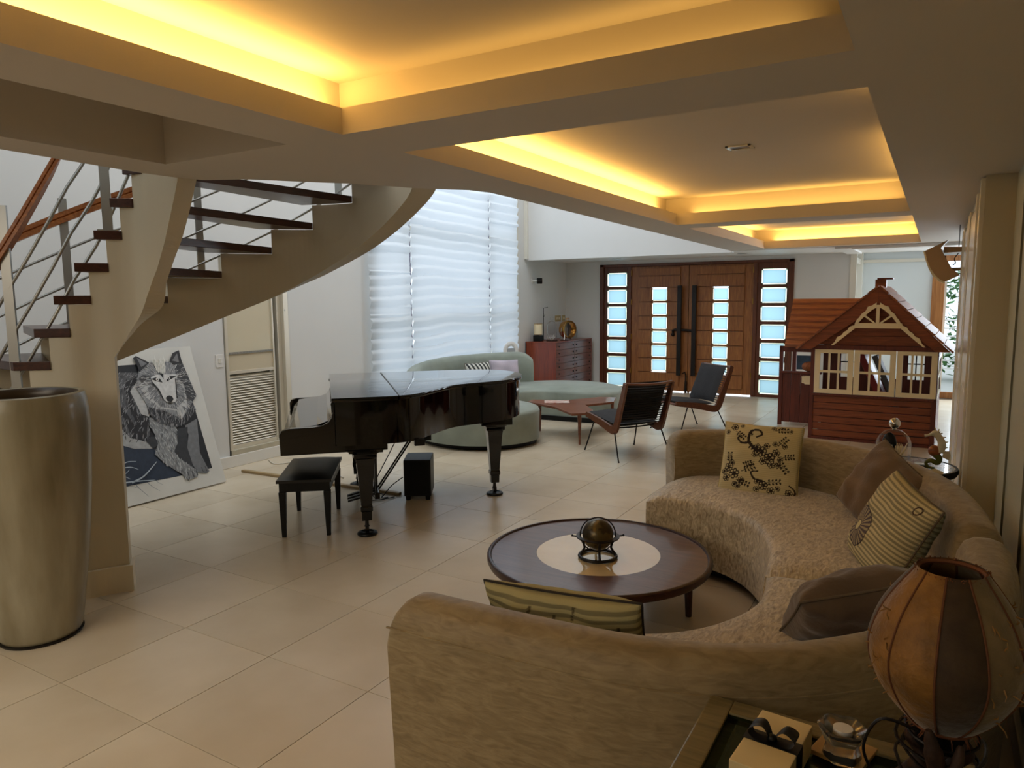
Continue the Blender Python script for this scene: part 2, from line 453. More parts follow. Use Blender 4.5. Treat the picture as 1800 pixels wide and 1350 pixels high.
# walls
wl = MB()
XL = -2.75
wl.box(XL-.18, -5.2, 0, XL, 3.05, 5.0).box(XL-.18, 3.05, 0, XL, 3.86, .075).box(XL-.18, 3.05, 2.05, XL, 3.86, 5.0).box(XL-.18, 3.86, 0, XL, 5.2, 5.0)
wl.box(XL-.18, 5.2, 0, XL, 8.66, .22).box(XL-.18, 5.2, 4.75, XL, 8.66, 5.0).box(XL-.18, 8.66, 0, XL, 10.7, 5.0)
struct(wl.build('wall_left', M['wall']))
struct(MB().box(XL, 9.0, 2.245, .60, 9.13, 4.95).box(.60, 9.01, 2.75, 3.5, 9.13, 4.95).build('wall_bulkhead', M['wall']))
bpy.data.objects['wall_bulkhead'].name = 'wall_far_upper'
DX0, DX1, DZ = -2.06, 1.21, 2.20
DY = 10.5
wf = MB().box(XL, DY, 0, DX0, DY+.18, 2.4).box(DX0, DY, DZ, DX1, DY+.18, 2.4).box(DX1, DY, 0, 2.0, DY+.18, 2.4)
wf.box(1.82, DY+.18, 0, 2.0, 11.6, 2.4)
struct(wf.build('wall_far', M['wall']))
wg = MB().box(1.9, 11.6, 0, 3.07, 11.75, 2.4).box(3.07, 11.6, 2.22, 6.2, 11.75, 2.4).box(4.9, 11.6, 0, 6.2, 11.75, 2.4).box(6.2, 7.0, 0, 6.4, 11.75, 2.4).box(3.52, 7.05, 0, 6.4, 7.2, 2.4)
struct(wg.build('wall_far', mat('side_room_paint', (222,230,234), .5)))
wr = MB().box(3.36, 3.27, 0, 3.55, 7.2, H+.1).box(3.55, 3.27, H, 3.8, 7.2, 5.0).box(3.52, 7.2, H+.05, 3.8, 9.15, 5.0)
struct(wr.build('wall_right', M['cream']))
struct(MB().box(3.503, -5.2, 0, 3.70, 3.27, 5.0).build('wall_right', mat('pale_green_wall', (196,200,184), .3)))
struct(MB().box(-2.95, -5.35, 0, 3.8, -5.2, 5.0).build('wall_back', M['cream']))
# trims
k_ = [0]
def trim(mb, m, **kw):
    k_[0] += 1
    return struct(mb.build('trim_%d' % k_[0], m, **kw))
# white casings on the right wall past the column face
for y0, y1, d in ((3.29, 3.42, .022), (3.52, 3.62, .03), (4.62, 4.72, .03), (4.9, 5.0, .03), (6.0, 6.1, .03), (6.4, 6.52, .03)):
    trim(MB().box(3.36-d, y0, .0, 3.362, y1, 2.2 if y0 > 3.4 else H-.01), M['gloss_white'], bevel=.004)
trim(MB().box(3.34, 3.62, .02, 3.362, 4.62, 2.16).box(3.335, 3.75, .2, 3.345, 4.5, 1.0).box(3.335, 3.75, 1.1, 3.345, 4.5, 2.0), M['gloss_white'], bevel=.003)
trim(MB().box(3.34, 5.0, .02, 3.362, 6.0, 2.16).box(3.335, 5.12, .2, 3.345, 5.88, 1.0).box(3.335, 5.12, 1.1, 3.345, 5.88, 2.0), M['gloss_white'], bevel=.003)
# panel seams on the near right wall
for y in (2.72, 1.9, .9): trim(MB().box(3.494, y, .12, 3.504, y+.008, H), mat('panel_seam', (120,118,100), .5))
# casing around the opening into the side room
trim(MB().box(2.0, DY-.02, 0, 2.09, DY+.02, 2.3), M['gloss_white'], bevel=.004)
trim(MB().box(2.0, 11.42, 0, 2.09, 11.6, 2.3), M['gloss_white'], bevel=.004)
trim(MB().box(2.0, 10.6, 2.12, 2.06, 11.42, 2.2), M['gloss_white'], bevel=.004)
trim(MB().box(2.09, 11.56, 2.14, 3.07, 11.6, 2.19), M['gloss_white'], bevel=.004)
trim(MB().box(1.95, 9.0, 2.235, 2.15, 10.5, 2.262).box(2.15, 9.0, 2.225, 3.4, 9.12, 2.262), M['white'], bevel=.004)
# baseboards
struct(MB().box(XL, -5.2, 0, XL+.025, 9.0, .115).box(XL, 9.0, 0, XL+.02, DY, .1).build('baseboard_left', M['base'], bevel=.006))
struct(MB().box(XL+.02, DY-.02, 0, DX0, DY, .1).box(DX1, DY-.02, 0, 2.0, DY, .1).build('baseboard_far', M['base'], bevel=.004))
struct(MB().box(3.478, -5.2, 0, 3.503, 3.27, .11).box(3.33, 3.25, 0, 3.503, 3.27, .11).build('baseboard_right', M['base'], bevel=.006))
struct(MB().box(2.0, 11.58, 0, 3.07, 11.6, .1).build('baseboard_far', M['base'], bevel=.004))

# tall window behind the blinds
w1 = empty('window_1', (XL-.09, 6.93, .22)); struct(w1)
fr = MB()
yy = [-1.72, -1.06, .845, 1.72]
for y in yy: fr.box(-.03, y-.03, 0, .03, y+.03, 4.53)
for z in (0, 1.15, 2.3, 3.4, 4.47): fr.box(-.028, -1.72, z, .028, 1.72, z+.06)
fr.build('window_frame', M['gloss_white'], w1)
for j in range(3):
    for a, b in ((.06, 1.15), (1.21, 2.3), (2.36, 3.4), (3.46, 4.47)):
        MB().box(-.004, yy[j]+.03, a, .004, yy[j+1]-.03, b).build('pane', M['glass'], w1)
# white window surround strips
trim(MB().box(XL, 8.62, .1, XL+.03, 8.72, 4.8), M['gloss_white'], bevel=.004)
trim(MB().box(XL, 8.95, 2.262, XL+.06, 9.0, 4.9), M['gloss_white'], bevel=.004)

# roman blinds, one per window bay
def blind(y0, y1, z0, z1, seed, label, x=XL+.055, flats=()):
    rnd = random.Random(seed); ny = 14; pitch = .128; nz = int((z1-z0)/pitch*8)
    ph = [rnd.uniform(-.35,.35) for _ in range(60)]; vs = []; fs = []
    for i in range(nz+1):
        z = z0+(z1-z0)*i/nz
        for j in range(ny+1):
            y = y0+(y1-y0)*j/ny
            q = (z+.018*math.sin(2.2*(y-y0)+z*1.7)+.012*math.sin(5*(y)+z*3.1+seed))/pitch
            k = int(q) % 60; t = q-math.floor(q)
            a = 1.0+.5*ph[k]
            if any(f0 < z < f1 for f0, f1 in flats): a *= .22
            d = .052*a*(t**.6 if t < .72 else .72**.6*(1-t)/.28)*(.85+.2*math.sin(2.0*y+k))
            sag = .006*math.sin(PI*(j/ny))
            vs.append((x+d+sag, y, z))
    for i in range(nz):
        for j in range(ny):
            a = i*(ny+1)+j; fs.append((a, a+1, a+ny+2, a+ny+1))
    o = MB().add(vs, fs, True).build('roman_blind', M['blind'], None, fix=False)
    o.data.transform(T(-x, -(y0+y1)/2, -z0)); o.location = (x, (y0+y1)/2, z0)
    tag(o, label, 'blind', None)
    MB().box(-.012, -(y1-y0)/2, -.03, .02, (y1-y0)/2, 0).build('hem_bar', M['gloss_white'], o)
    cords = MB()
    for f in (.12, .5, .88):
        yy_ = (f-.5)*(y1-y0); cords.tube([(-.012, yy_, 0), (-.012, yy_, z1-z0)], .0015, 5)
    cords.build('cord', M['white'], o)
    return o
blind(5.08, 5.862, .22, 4.7, 1, 'narrow white roman blind beside the plain white wall, left of the three window blinds', flats=((1.98, 2.22), (1.45, 1.52)))
blind(5.874, 7.758, .22, 4.7, 5, 'widest white roman blind in the middle of the tall window above the green sofa')
blind(7.772, 8.61, .22, 4.7, 9, 'white roman blind nearest the dresser, right of the three window blinds', flats=((2.55, 2.75), (1.78, 2.0)))
for i, y in enumerate((5.868, 7.765)):
    o = MB().tube([(0,0,0),(0,0,3.9)], .007, 6).build('gap_strip', mat('gap_strip_grey', (130,130,150), .6)); o.location = (XL+.065, y, .8)  # strips added to darken the bright gaps, standing in for window mullions
    tag(o, ('thin grey strip added to darken the gap between the narrow left blind and the widest blind', 'thin grey strip added to darken the gap between the widest blind and the right blind')[i], 'cord')

# louvred door in the left wall
d2 = empty('door_2', (XL, 3.06, .075)); struct(d2)
MB().box(-.12, 0, 0, .012, .03, 1.975).box(-.12, .68, 0, -.03, .735, 1.975).box(-.14, .735, 0, .012, .80, 1.975).box(-.12, 0, 1.93, .012, .80, 1.975).build('frame', M['louver'], d2, bevel=.003)
MB().box(-.11, .60, .09, -.015, .62, 1.93).box(-.06, .03, .09, -.02, .05, 1.93).box(-.06, .03, .835, -.02, .60, .865).box(-.06, .03, .09, -.02, .60, .13).build('stile', M['louver'], d2, bevel=.002)
MB().box(-.05, .05, 1.05, -.03, .60, 1.93).build('upper_panel', mat('cream_glass_panel', (222,212,186), .08, spec=.6), d2)
MB().box(-.05, .05, .865, -.03, .60, 1.03).build('middle_panel', mat('cream_panel', (214,202,176), .15), d2)
MB().box(-.05, .05, 1.03, -.02, .60, 1.05).build('rail', mat('grey_mottled_rail', (150,148,140), .4, noise=.4, nscale=60), d2)
sl0 = None
for i in range(27):
    if sl0 is None:
        sl0 = MB().box(-.012, .05, -.0022, .014, .60, .0022).build('slat', M['louver'], d2); o = sl0
    else: o = sl0.copy(); COL.objects.link(o); o.parent = d2
    o.location = (-.04, 0, .145+i*.0255); o.rotation_euler = (0, .75, 0)
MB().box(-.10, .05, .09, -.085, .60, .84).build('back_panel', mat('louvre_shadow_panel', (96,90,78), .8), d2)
MB().box(-.16, 0, -.01, .02, .80, .09).build('threshold', mat('worn_sill', (196,188,166), .5, noise=.15, nscale=12), d2, bevel=.004)
MB().ball((-.0, .755, 1.45), .014, .014, .022).build('latch', M['steel'], d2)
MB().box(-.13, .62, .09, -.11, .68, 1.93).build('weather_strip', mat('dark_weather_strip', (70,66,58), .6), d2)

# ---------------- front door with glazed sidelights (door_1)
d1 = empty('door_1', ((DX0+DX1)/2, DY, 0)); struct(d1)
ox = (DX0+DX1)/2
def W(mb, name, m, par=d1, **kw): return mb.build(name, m, par, mtx=T(-ox, -DY, 0), **kw)
fb = MB().box(DX0, DY-.03, 0, DX0+.075, DY+.14, DZ).box(DX1-.075, DY-.03, 0, DX1, DY+.14, DZ).box(DX0, DY-.03, DZ-.045, DX1, DY+.14, DZ)
XA, XB = -1.47, .60   # edges of the two leaves
fb.box(XA-.06, DY-.02, 0, XA, DY+.12, DZ).box(XB, DY-.02, 0, XB+.06, DY+.12, DZ)
fb.box(XA, DY+.07, DZ-.08, XB, DY+.12, DZ-.02).box(-.475, DY+.062, 0, -.435, DY+.10, DZ-.04)  # stops added behind the leaf joints to block leaking light
W(fb, 'door_frame', M['door_dark'], bevel=.006)
def sidelight(x0, x1):
    px0, px1 = x0+.055, x1-.03
    zs = [.02+i*.2935 for i in range(8)]
    b = MB().box(x0, DY, 0, px0, DY+.06, DZ-.045).box(px1, DY, 0, x1, DY+.06, DZ-.045)
    for i, z in enumerate(zs): b.box(px0, DY, max(0, z-.02), px1, DY+.06, z+.03 if i < 7 else DZ-.045)
    s = W(b, 'sidelight_frame', M['door_dark'], bevel=.003)
    for i in range(7):
        z0, z1 = zs[i]+.03, zs[i+1]-.02
        W(MB().box(px0+.02, DY+.02, z0+.018, px1-.02, DY+.03, z1-.018), 'pane', M['frost'], s)
        W(MB().box(px0, DY+.024, z0, px1, DY+.03, z0+.018).box(px0, DY+.024, z1-.018, px1, DY+.03, z1).box(px0, DY+.024, z0, px0+.02, DY+.03, z1).box(px1-.02, DY+.024, z0, px1, DY+.03, z1), 'pane_border', M['bevel_glass'], s)
sidelight(DX0+.075, XA-.06); sidelight(XB+.06, DX1-.075)
def leaf(x0, x1, gx0, gx1, inner):
    b = MB().box(x0, DY+.005, .02, gx0, DY+.06, DZ-.05).box(gx1, DY+.005, .02, x1, DY+.06, DZ-.05).box(gx0, DY+.005, .02, gx1, DY+.06, .335).box(gx0, DY+.005, 1.79, gx1, DY+.06, DZ-.05)
    zs = [.335+i*.2425 for i in range(7)]
    for z in zs[1:6]: b.box(gx0, DY+.005, z-.016, gx1, DY+.06, z+.016)
    L = W(b, 'door_leaf', M['door_wood'], bevel=.002)
    # raised boards either side of the lights, with open joints between them
    pa, pb = x0+.14, x1-.14
    edges = [.10]+zs+[1.99, DZ-.07]
    for i in range(len(edges)-1):
        for q0, q1 in ((pa, gx0-.012), (gx1+.012, pb)):
            if edges[i] >= 1.79 or edges[i] < .3: q0, q1 = (pa, pb) if q0 == pa else (None, None)
            if q0 is None or q1-q0 < .05: continue
            W(MB().box(q0, DY-.022, edges[i]+.008, q1, DY+.006, edges[i+1]-.008), 'board', M['door_wood'], L, bevel=.002)
    for i in range(6):
        z0, z1 = zs[i]+.016, zs[i+1]-.016
        W(MB().box(gx0+.016, DY+.02, z0+.014, gx1-.016, DY+.03, z1-.014), 'pane', M['frost'], L)
        W(MB().box(gx0, DY+.024, z0, gx1, DY+.03, z0+.014).box(gx0, DY+.024, z1-.014, gx1, DY+.03, z1).box(gx0, DY+.024, z0, gx0+.016, DY+.03, z1).box(gx1-.016, DY+.024, z0, gx1, DY+.03, z1), 'pane_border', M['bevel_glass'], L)
    return L
XM = -.455
LL = leaf(XA, XM-.004, -1.10, -.83, 1)
LR = leaf(XM+.004, XB, -.05, .205, -1)
for L, x in ((LL, -.585), (LR, -.335)):
    hb = MB().box(x-.036, DY-.105, .30, x+.036, DY-.065, 1.815)
    for z in (.45, 1.65): hb.tube([(x, DY-.07, z), (x, DY+.01, z)], .018, 10)
    W(hb, 'pull_handle', M['iron'], L, bevel=.006)
W(MB().tube([(-.70, DY-.04, 1.0), (-.70, DY-.06, 1.06), (-.66, DY-.06, 1.075), (-.56, DY-.05, 1.07), (-.36, DY-.05, 1.06)], .022, 8).ball((-.705, DY-.04, .99), .03), 'latch_bar', M['iron'], LL)
W(MB().tube([(-.52, DY-.05, .33), (-.48, DY-.06, .36), (-.465, DY-.05, .30), (-.47, DY-.04, .06)], .012, 8).tube([(-.47, DY-.03, .0), (-.47, DY-.03, .2)], .02, 8), 'floor_bolt', M['iron'], LL)
hg = MB()
for z in (.3, .9, 1.5, 2.0): hg.tube([(XA+.004, DY-.02, z), (XA+.004, DY-.02, z+.09)], .009, 8).tube([(XB-.004, DY-.02, z), (XB-.004, DY-.02, z+.09)], .009, 8)
W(hg, 'hinge', M['brass'])

# garden door of the side room (window_2) with wooden jamb
w2 = empty('window_2', (3.07, 11.6, 0)); struct(w2)
MB().box(0, -.06, 0, .17, .1, 2.22).box(0, -.06, 2.14, 1.83, .1, 2.22).box(1.72, -.06, 0, 1.83, .1, 2.22).box(.17, 0, 0, 1.72, .06, .1).build('window_frame', M['jamb_wood'], w2, bevel=.006)
MB().box(.17, .02, .1, .20, .05, 2.14).box(.95, .02, .1, .99, .05, 2.14).build('sash', M['gloss_white'], w2)
MB().box(.20, .03, .1, .95, .036, 2.14).build('pane', M['glass'], w2)
MB().box(.99, .03, .1, 1.72, .036, 2.14).build('pane', M['glass'], w2)
# outside: paving, railing, planting
struct(MB().box(-14, 11.9, -.3, 18, 30, -.15).box(-16, -6, -.3, -3.2, 11.9, -.15).build('ground', M['concrete']))
rl = MB()
for z in (.25,.4,.55,.7,.85,1.0,1.15): rl.tube([(2.4, 14.2, z), (6.5, 14.2, z)], .018, 6)
for x in (2.4, 3.8, 5.2, 6.5): rl.box(x-.03, 14.17, -.15, x+.03, 14.23, 1.2)
r_ = rl.build('railing', M['white'], None, mtx=T(-4.4, -14.2, .15)); r_.location = (4.4, 14.2, -.15)
tag(r_, 'white horizontal bar railing outside the garden door', 'railing')
def shrub(x, y, z, w, h, n, seed, label, m):
    rnd = random.Random(seed); b = MB()
    for _ in range(n):
        a = rnd.uniform(0, 2*PI); e = rnd.uniform(-1, 1); r = rnd.uniform(.6, 1)
        c = Vector((w*r*math.cos(a)*math.sqrt(1-e*e), .6*w*r*math.sin(a)*math.sqrt(1-e*e), h*.5+h*.5*r*e))
        s = rnd.uniform(.07, .14); d = Vector((rnd.uniform(-1,1), rnd.uniform(-1,1), rnd.uniform(-.6,.6))).normalized(); t = d.cross(Vector((.3,.2,1))).normalized()
        b.add([c-d*s, c+t*s*.45, c+d*s, c-t*s*.45], [(0,1,2,3)])
    root = empty('shrub', (x, y, z), 0, label, 'shrub')
    b.build('foliage', m, root, fix=False)
    MB().tube([(0,0,0),(0.05,0,h*.5)], .04, 6).build('stem', M['bark'], root)
shrub(3.6, 16.0, -.15, 1.2, 2.4, 900, 3, 'green leafy shrub outside, seen through the garden door past the wooden jamb', M['leaf'])
if False: shrub(4.9, 16.4, -.15, 1.2, 3.0, 700, 4, 'second green shrub outside, right of the one by the jamb', mat('pinkish_leaves', (150,120,116), .7, noise=.4, nscale=8))
# ================================================================ staircase
RISE = .172
def zb(k): return 2.30-RISE*k
IN = {-3:(-.16,.925),-2:(-.28,.92),-1:(-.41,.905),0:(-.52,.87),1:(-.60,.86),2:(-.655,.815),3:(-.70,.755),4:(-.755,.68),5:(-.80,.585),6:(-.87,.51),7:(-.95,.44),8:(-1.04,.37),9:(-1.13,.31),10:(-1.23,.25),11:(-1.33,.20),12:(-1.44,.15),13:(-1.55,.11),14:(-1.66,.08)}
OU = {-3:(.50,1.90),-2:(.27,2.14),-1:(-.05,2.30),0:(-.42,2.37),1:(-.74,2.30),2:(-.97,2.12),3:(-1.18,1.85),4:(-1.32,1.52),5:(-1.46,1.16),6:(-1.62,.84),7:(-1.78,.56),8:(-1.92,.30),9:(-2.04,.04),10:(-2.14,-.22),11:(-2.22,-.50),12:(-2.28,-.8),13:(-2.32,-1.1),14:(-2.34,-1.4)}
def cur(tab, k):
    a = int(math.floor(k)); a = max(-3, min(13, a)); t = k-a
    g = lambda i: Vector(tab[max(-3, min(14, i))]+(0,))
    p0, p1, p2, p3 = g(a-1), g(a), g(a+1), g(a+2)
    return .5*((2*p1)+(-p0+p2)*t+(2*p0-5*p1+4*p2-p3)*t*t+(-p0+3*p1-3*p2+p3)*t*t*t)
def nrm(tab, k):
    d = cur(tab, k-.15)-cur(tab, k+.15); d.z = 0; d.normalize()   # uphill
    return Vector((-d.y, d.x, 0))
def interp(tb, k):
    if k <= tb[0][0]: return tb[0][1]
    for (a, za), (b, zb_) in zip(tb, tb[1:]):
        if k <= b: return za+(zb_-za)*(k-a)/(b-a)
    return tb[-1][1]
BIN = [(-3,2.6),(-2.5,2.44),(-2,2.29),(-1.5,2.12),(-1,1.95),(-.5,1.80),(0,1.69),(.5,1.615),(1,1.555),(1.5,1.50),(2,1.445),(2.5,1.385),(3,1.325)]
BOU = [(-3,2.37),(-2.5,2.33),(-2,2.28),(-1.5,2.22),(-1,2.145),(-.5,2.06),(0,1.97),(1,1.80),(2,1.65),(3,1.51),(4,1.37),(5,1.22),(6,1.03),(7,.86),(8,.69),(9,.52),(10,.34),(11,.17),(12,.0),(14,0)]
SB = Vector((-1.2, 1.0, 0))
stairs = empty('staircase', SB, 0, 'curved open-riser staircase with dark wooden treads on cream concrete stringers', 'staircase')
MS = T(-SB.x, -SB.y, 0)
def stringer(tab, bot, th, k0, k1, solid_from, name):
    b = MB(); n = 8; prev = None
    for k in range(k0, k1):
        zt = zb(k)
        if zt < .03: continue
        for i in range(n):
            a, c = k+i/n, k+(i+1)/n
            pa, pc = cur(tab, a), cur(tab, c); qa, qc = pa+nrm(tab, a)*th, pc+nrm(tab, c)*th
            solid = a >= solid_from-1e-6
            za, zc = (0, 0) if solid else (interp(bot, a), interp(bot, c))
            za = max(0, min(za, zt-.02)); zc = max(0, min(zc, zt-.02))
            P = [(pa.x,pa.y,za),(pc.x,pc.y,zc),(qc.x,qc.y,zc),(qa.x,qa.y,za),(pa.x,pa.y,zt),(pc.x,pc.y,zt),(qc.x,qc.y,zt),(qa.x,qa.y,zt)]
            b.add(P, [(0,1,2,3),(4,7,6,5),(0,4,5,1),(3,2,6,7)])
            if i == 0:      # riser up to the next higher carrier, or the end face
                zu = zb(k-1) if prev is not None else za
                b.add([(pa.x,pa.y,zt),(qa.x,qa.y,zt),(qa.x,qa.y,zu),(pa.x,pa.y,zu)], [(0,1,2,3)])
            if abs(c-solid_from) < 1e-6:
                b.add([(pc.x,pc.y,0),(qc.x,qc.y,0),(qc.x,qc.y,zc),(pc.x,pc.y,zc)], [(0,1,2,3)])
            prev = (pc, qc, zt, zc)
    pc, qc, zt, zc = prev
    b.add([(pc.x,pc.y,zc),(qc.x,qc.y,zc),(qc.x,qc.y,zt),(pc.x,pc.y,zt)], [(0,1,2,3)])
    return b.build(name, M['cream'], stairs, mtx=MS, fix=False)
stringer(IN, BIN, .115, -3, 13, 3.0, 'inner_stringer')
stringer(OU, BOU, .15, -3, 13, 11.9, 'outer_stringer')
# baseboard block around the foot of the solid part
bb = MB()
kk = [3.0-.18]+[3.0+.25*i for i in range(0, 30)]
for a, c in zip(kk, kk[1:]):
    na, nc = nrm(IN, a), nrm(IN, c); pa, pc = cur(IN, a)-na*.022, cur(IN, c)-nc*.022; qa, qc = pa+na*.16, pc+nc*.16
    bb.add([(pa.x,pa.y,0),(pc.x,pc.y,0),(qc.x,qc.y,0),(qa.x,qa.y,0),(pa.x,pa.y,.15),(pc.x,pc.y,.15),(qc.x,qc.y,.15),(qa.x,qa.y,.15)], [(0,1,2,3),(4,7,6,5),(0,4,5,1),(3,2,6,7),(0,3,7,4),(1,5,6,2)])
bb.build('stringer_base', mat('cream_base_paint', (226,214,188), .4), stairs, mtx=MS)
for k in range(-1, 13):
    p0, p1 = cur(IN, k), cur(IN, k+1.62); q0, q1 = cur(OU, k), cur(OU, k+1.25)
    n0, n1 = nrm(IN, k)*-.008, nrm(IN, k+1.6)*-.008; m0, m1 = nrm(OU, k)*.13, nrm(OU, k+1.2)*.13
    m0 = m0*0; m1 = m1*0
    poly = [(p0+n0), (p1+n1), (q1+m1), (q0+m0)]
    poly = [(p.x, p.y) for p in poly]
    ar = sum(poly[i][0]*poly[(i+1) % 4][1]-poly[(i+1) % 4][0]*poly[i][1] for i in range(4))
    if ar < 0: poly.reverse()
    z = zb(k)
    if z < .03: continue
    MB().prism(poly, z+.001, z+.048).build('tread', M['dark_wood'], stairs, mtx=MS, bevel=.003)
# railings
def rail_pt(tab, k, off, h):
    p = cur(tab, k)+nrm(tab, k)*off
    return Vector((p.x, p.y, zb(k)+.05+h-.05))
ks_in = [-2+.5*i for i in range(0, 30)]
def rib(tab, off, h, k0, k1, st=.5):
    out = []; k = k0
    while k <= k1+1e-6: out.append(rail_pt(tab, k-.4, off, h)); k += st
    return out
def flat_rail(pts, w, hgt):
    b = MB(); n = len(pts); vs = []
    for i, p in enumerate(pts):
        d = (pts[min(i+1, n-1)]-pts[max(i-1, 0)]); d.z = 0; d.normalize(); s = Vector((-d.y, d.x, 0))
        prof = [(-w/2,-hgt/2),(w/2,-hgt/2),(w/2,-.1*hgt),(w*.36,0),(w/2,.1*hgt),(w/2,hgt/2),(-w/2,hgt/2),(-w/2,.1*hgt),(-w*.36,0),(-w/2,-.1*hgt)]
        vs += [p+s*x+Vector((0,0,z)) for x, z in prof]
    m = 10; fs = [(i*m+k, i*m+(k+1) % m, (i+1)*m+(k+1) % m, (i+1)*m+k) for i in range(n-1) for k in range(m)]
    b.add(vs, fs); b.f += [tuple(range(m)), tuple((n-1)*m+k for k in reversed(range(m)))]; b.sm += [False, False]
    return b
flat_rail(rib(IN, .03, .93, .2, 12.5), .055, .07).build('handrail', M['rail_wood'], stairs, mtx=MS)
flat_rail(rib(OU, .04, .80, -2.4, 12.5), .055, .07).build('handrail', M['rail_wood'], stairs, mtx=MS)
for h in (.24, .48, .72): MB().tube(rib(IN, .03, h, -2.0, 12.5, .5), .0085, 8).build('rail_rod', M['steel'], stairs, mtx=MS)
for h in (.16, .38, .60): MB().tube(rib(OU, .04, h, -2.6, 12.5, .5), .0085, 8).build('rail_rod', M['steel'], stairs, mtx=MS)
def post(tab, k, off, h, kt):
    p = cur(tab, k)+nrm(tab, k)*off; d = (cur(tab, k-.1)-cur(tab, k+.1)); a = math.atan2(d.y, d.x)
    z0 = zb(kt)+.049
    mm = MS @ T(p.x, p.y, z0) @ Rz(a)
    MB().box(-.024, -.008, 0, .024, .008, h-.02).box(-.05, -.03, 0, .05, .03, .006).build('post', M['steel'], stairs, mtx=mm)
for k, kt in ((2.85, 2), (7.7, 7), (11.6, 11)): post(IN, k, .03, 1.0, kt)
post(IN, -.3, .03, .5, 0) if False else None
for k, kt in ((.42, 0), (3.35, 3), (5.5, 5), (8.5, 8), (11.5, 11)): post(OU, k, .04, .80, kt)
MB().box(-.03,-.03,0,.03,.03,.05).build('post_bracket', M['iron'], stairs, mtx=MS @ T(-.38, 2.36, 2.62))
# ================================================================ grand piano
pn = empty('grand_piano', (-.26, 1.93, 0), PI/4, 'glossy black grand piano with closed lid reflecting the window', 'piano')
OUTL = spline([(0,-.03),(.25,-.035),(.46,-.02),(.60,.07),(.74,.25),(.92,.46),(1.18,.57),(1.38,.67),(1.54,.88),(1.60,1.14),(1.53,1.40),(1.33,1.56),(.9,1.60),(0,1.62)], 6)
OUTL = [(p[0], p[1]) if len(p) < 3 else (p.x, p.y) for p in [Vector((q[0], q[1], 0)) for q in OUTL]]
def inset(poly, d):
    n = len(poly); out = []
    for i in range(n):
        a, b, c = Vector(poly[i-1]), Vector(poly[i]), Vector(poly[(i+1) % n])
        e1 = (b-a); e2 = (c-b)
        if e1.length < 1e-6: e1 = e2
        if e2.length < 1e-6: e2 = e1
        n1 = Vector((-e1.y, e1.x)).normalized(); n2 = Vector((-e2.y, e2.x)).normalized()
        nn = (n1+n2); nn = nn.normalized() if nn.length > 1e-6 else n1
        k = 1/max(.5, nn.dot(n1)); out.append(tuple(b+nn*d*k))
    return out
def smooth_side(mb_poly, z0, z1, name, m, par, bevel=0):
    o = MB().prism(mb_poly, z0, z1, smooth=True).build(name, m, par, bevel=bevel)
    for e in o.data.edges: pass
    o.data.set_sharp_from_angle(angle=math.radians(35))
    return o
body = inset(OUTL, .022)
smooth_side(body, .655, .952, 'case', M['piano'], pn)
# lid: hinged front flap and main leaf
def clip(poly, x0, x1):
    def cut(P, x, keep):
        out = []
        for i in range(len(P)):
            a, b = P[i-1], P[i]; ia, ib = keep(a[0]), keep(b[0])
            if ia != ib:
                t = (x-a[0])/(b[0]-a[0]); out.append((x, a[1]+(b[1]-a[1])*t))
            if ib: out.append(b)
        return out
    P = cut(poly, x0, lambda v: v >= x0); return cut(P, x1, lambda v: v <= x1)
smooth_side(clip(OUTL, -.01, .438), .954, .982, 'lid_flap', M['piano'], pn, bevel=.004)
smooth_side(clip(OUTL, .446, 3), .954, .982, 'lid', M['piano'], pn, bevel=.004)
MB().tube([(.442, .0, .975), (.442, 1.6, .975)], .006, 8).build('lid_hinge', M['black'], pn)
# cheeks
def cheek(a0, a1):
    pr = [(-.335,.61),(.36,.61),(.36,.66),(.02,.66),(.02,.952),(0,.952),(-.006,.935),(.004,.915),(.006,.885),(-.004,.85),(-.03,.815),(-.07,.797),(-.12,.79),(-.28,.788),(-.325,.775),(-.338,.75),(-.338,.69)]
    mt = Matrix(((1,0,0,0),(0,0,1,0),(0,1,0,0),(0,0,0,1)))
    return MB().prism(pr, a0, a1, mtx=mt).build('cheek', M['piano'], pn, bevel=.004)
cheek(0.0, .055); cheek(1.545, 1.60)
MB().box(-.30, .055, .61, .34, 1.545, .72).box(-.335, .055, .615, -.30, 1.545, .70).build('keybed', M['piano'], pn, bevel=.004)
mt = Matrix(((1,0,0,0),(0,0,1,0),(0,1,0,0),(0,0,0,1)))
MB().prism([(-.295,.70),(.0,.70),(.0,.86),(-.03,.82),(-.10,.795),(-.26,.783),(-.29,.765)], .056, 1.544, mtx=mt).build('fallboard', M['piano'], pn, bevel=.003)
MB().box(.002, .05, .70, .02, 1.55, .952).build('front_board', M['piano'], pn)
MB().box(.0, .01, .63, .34, .05, .67).build('belly_rail', M['black'], pn)
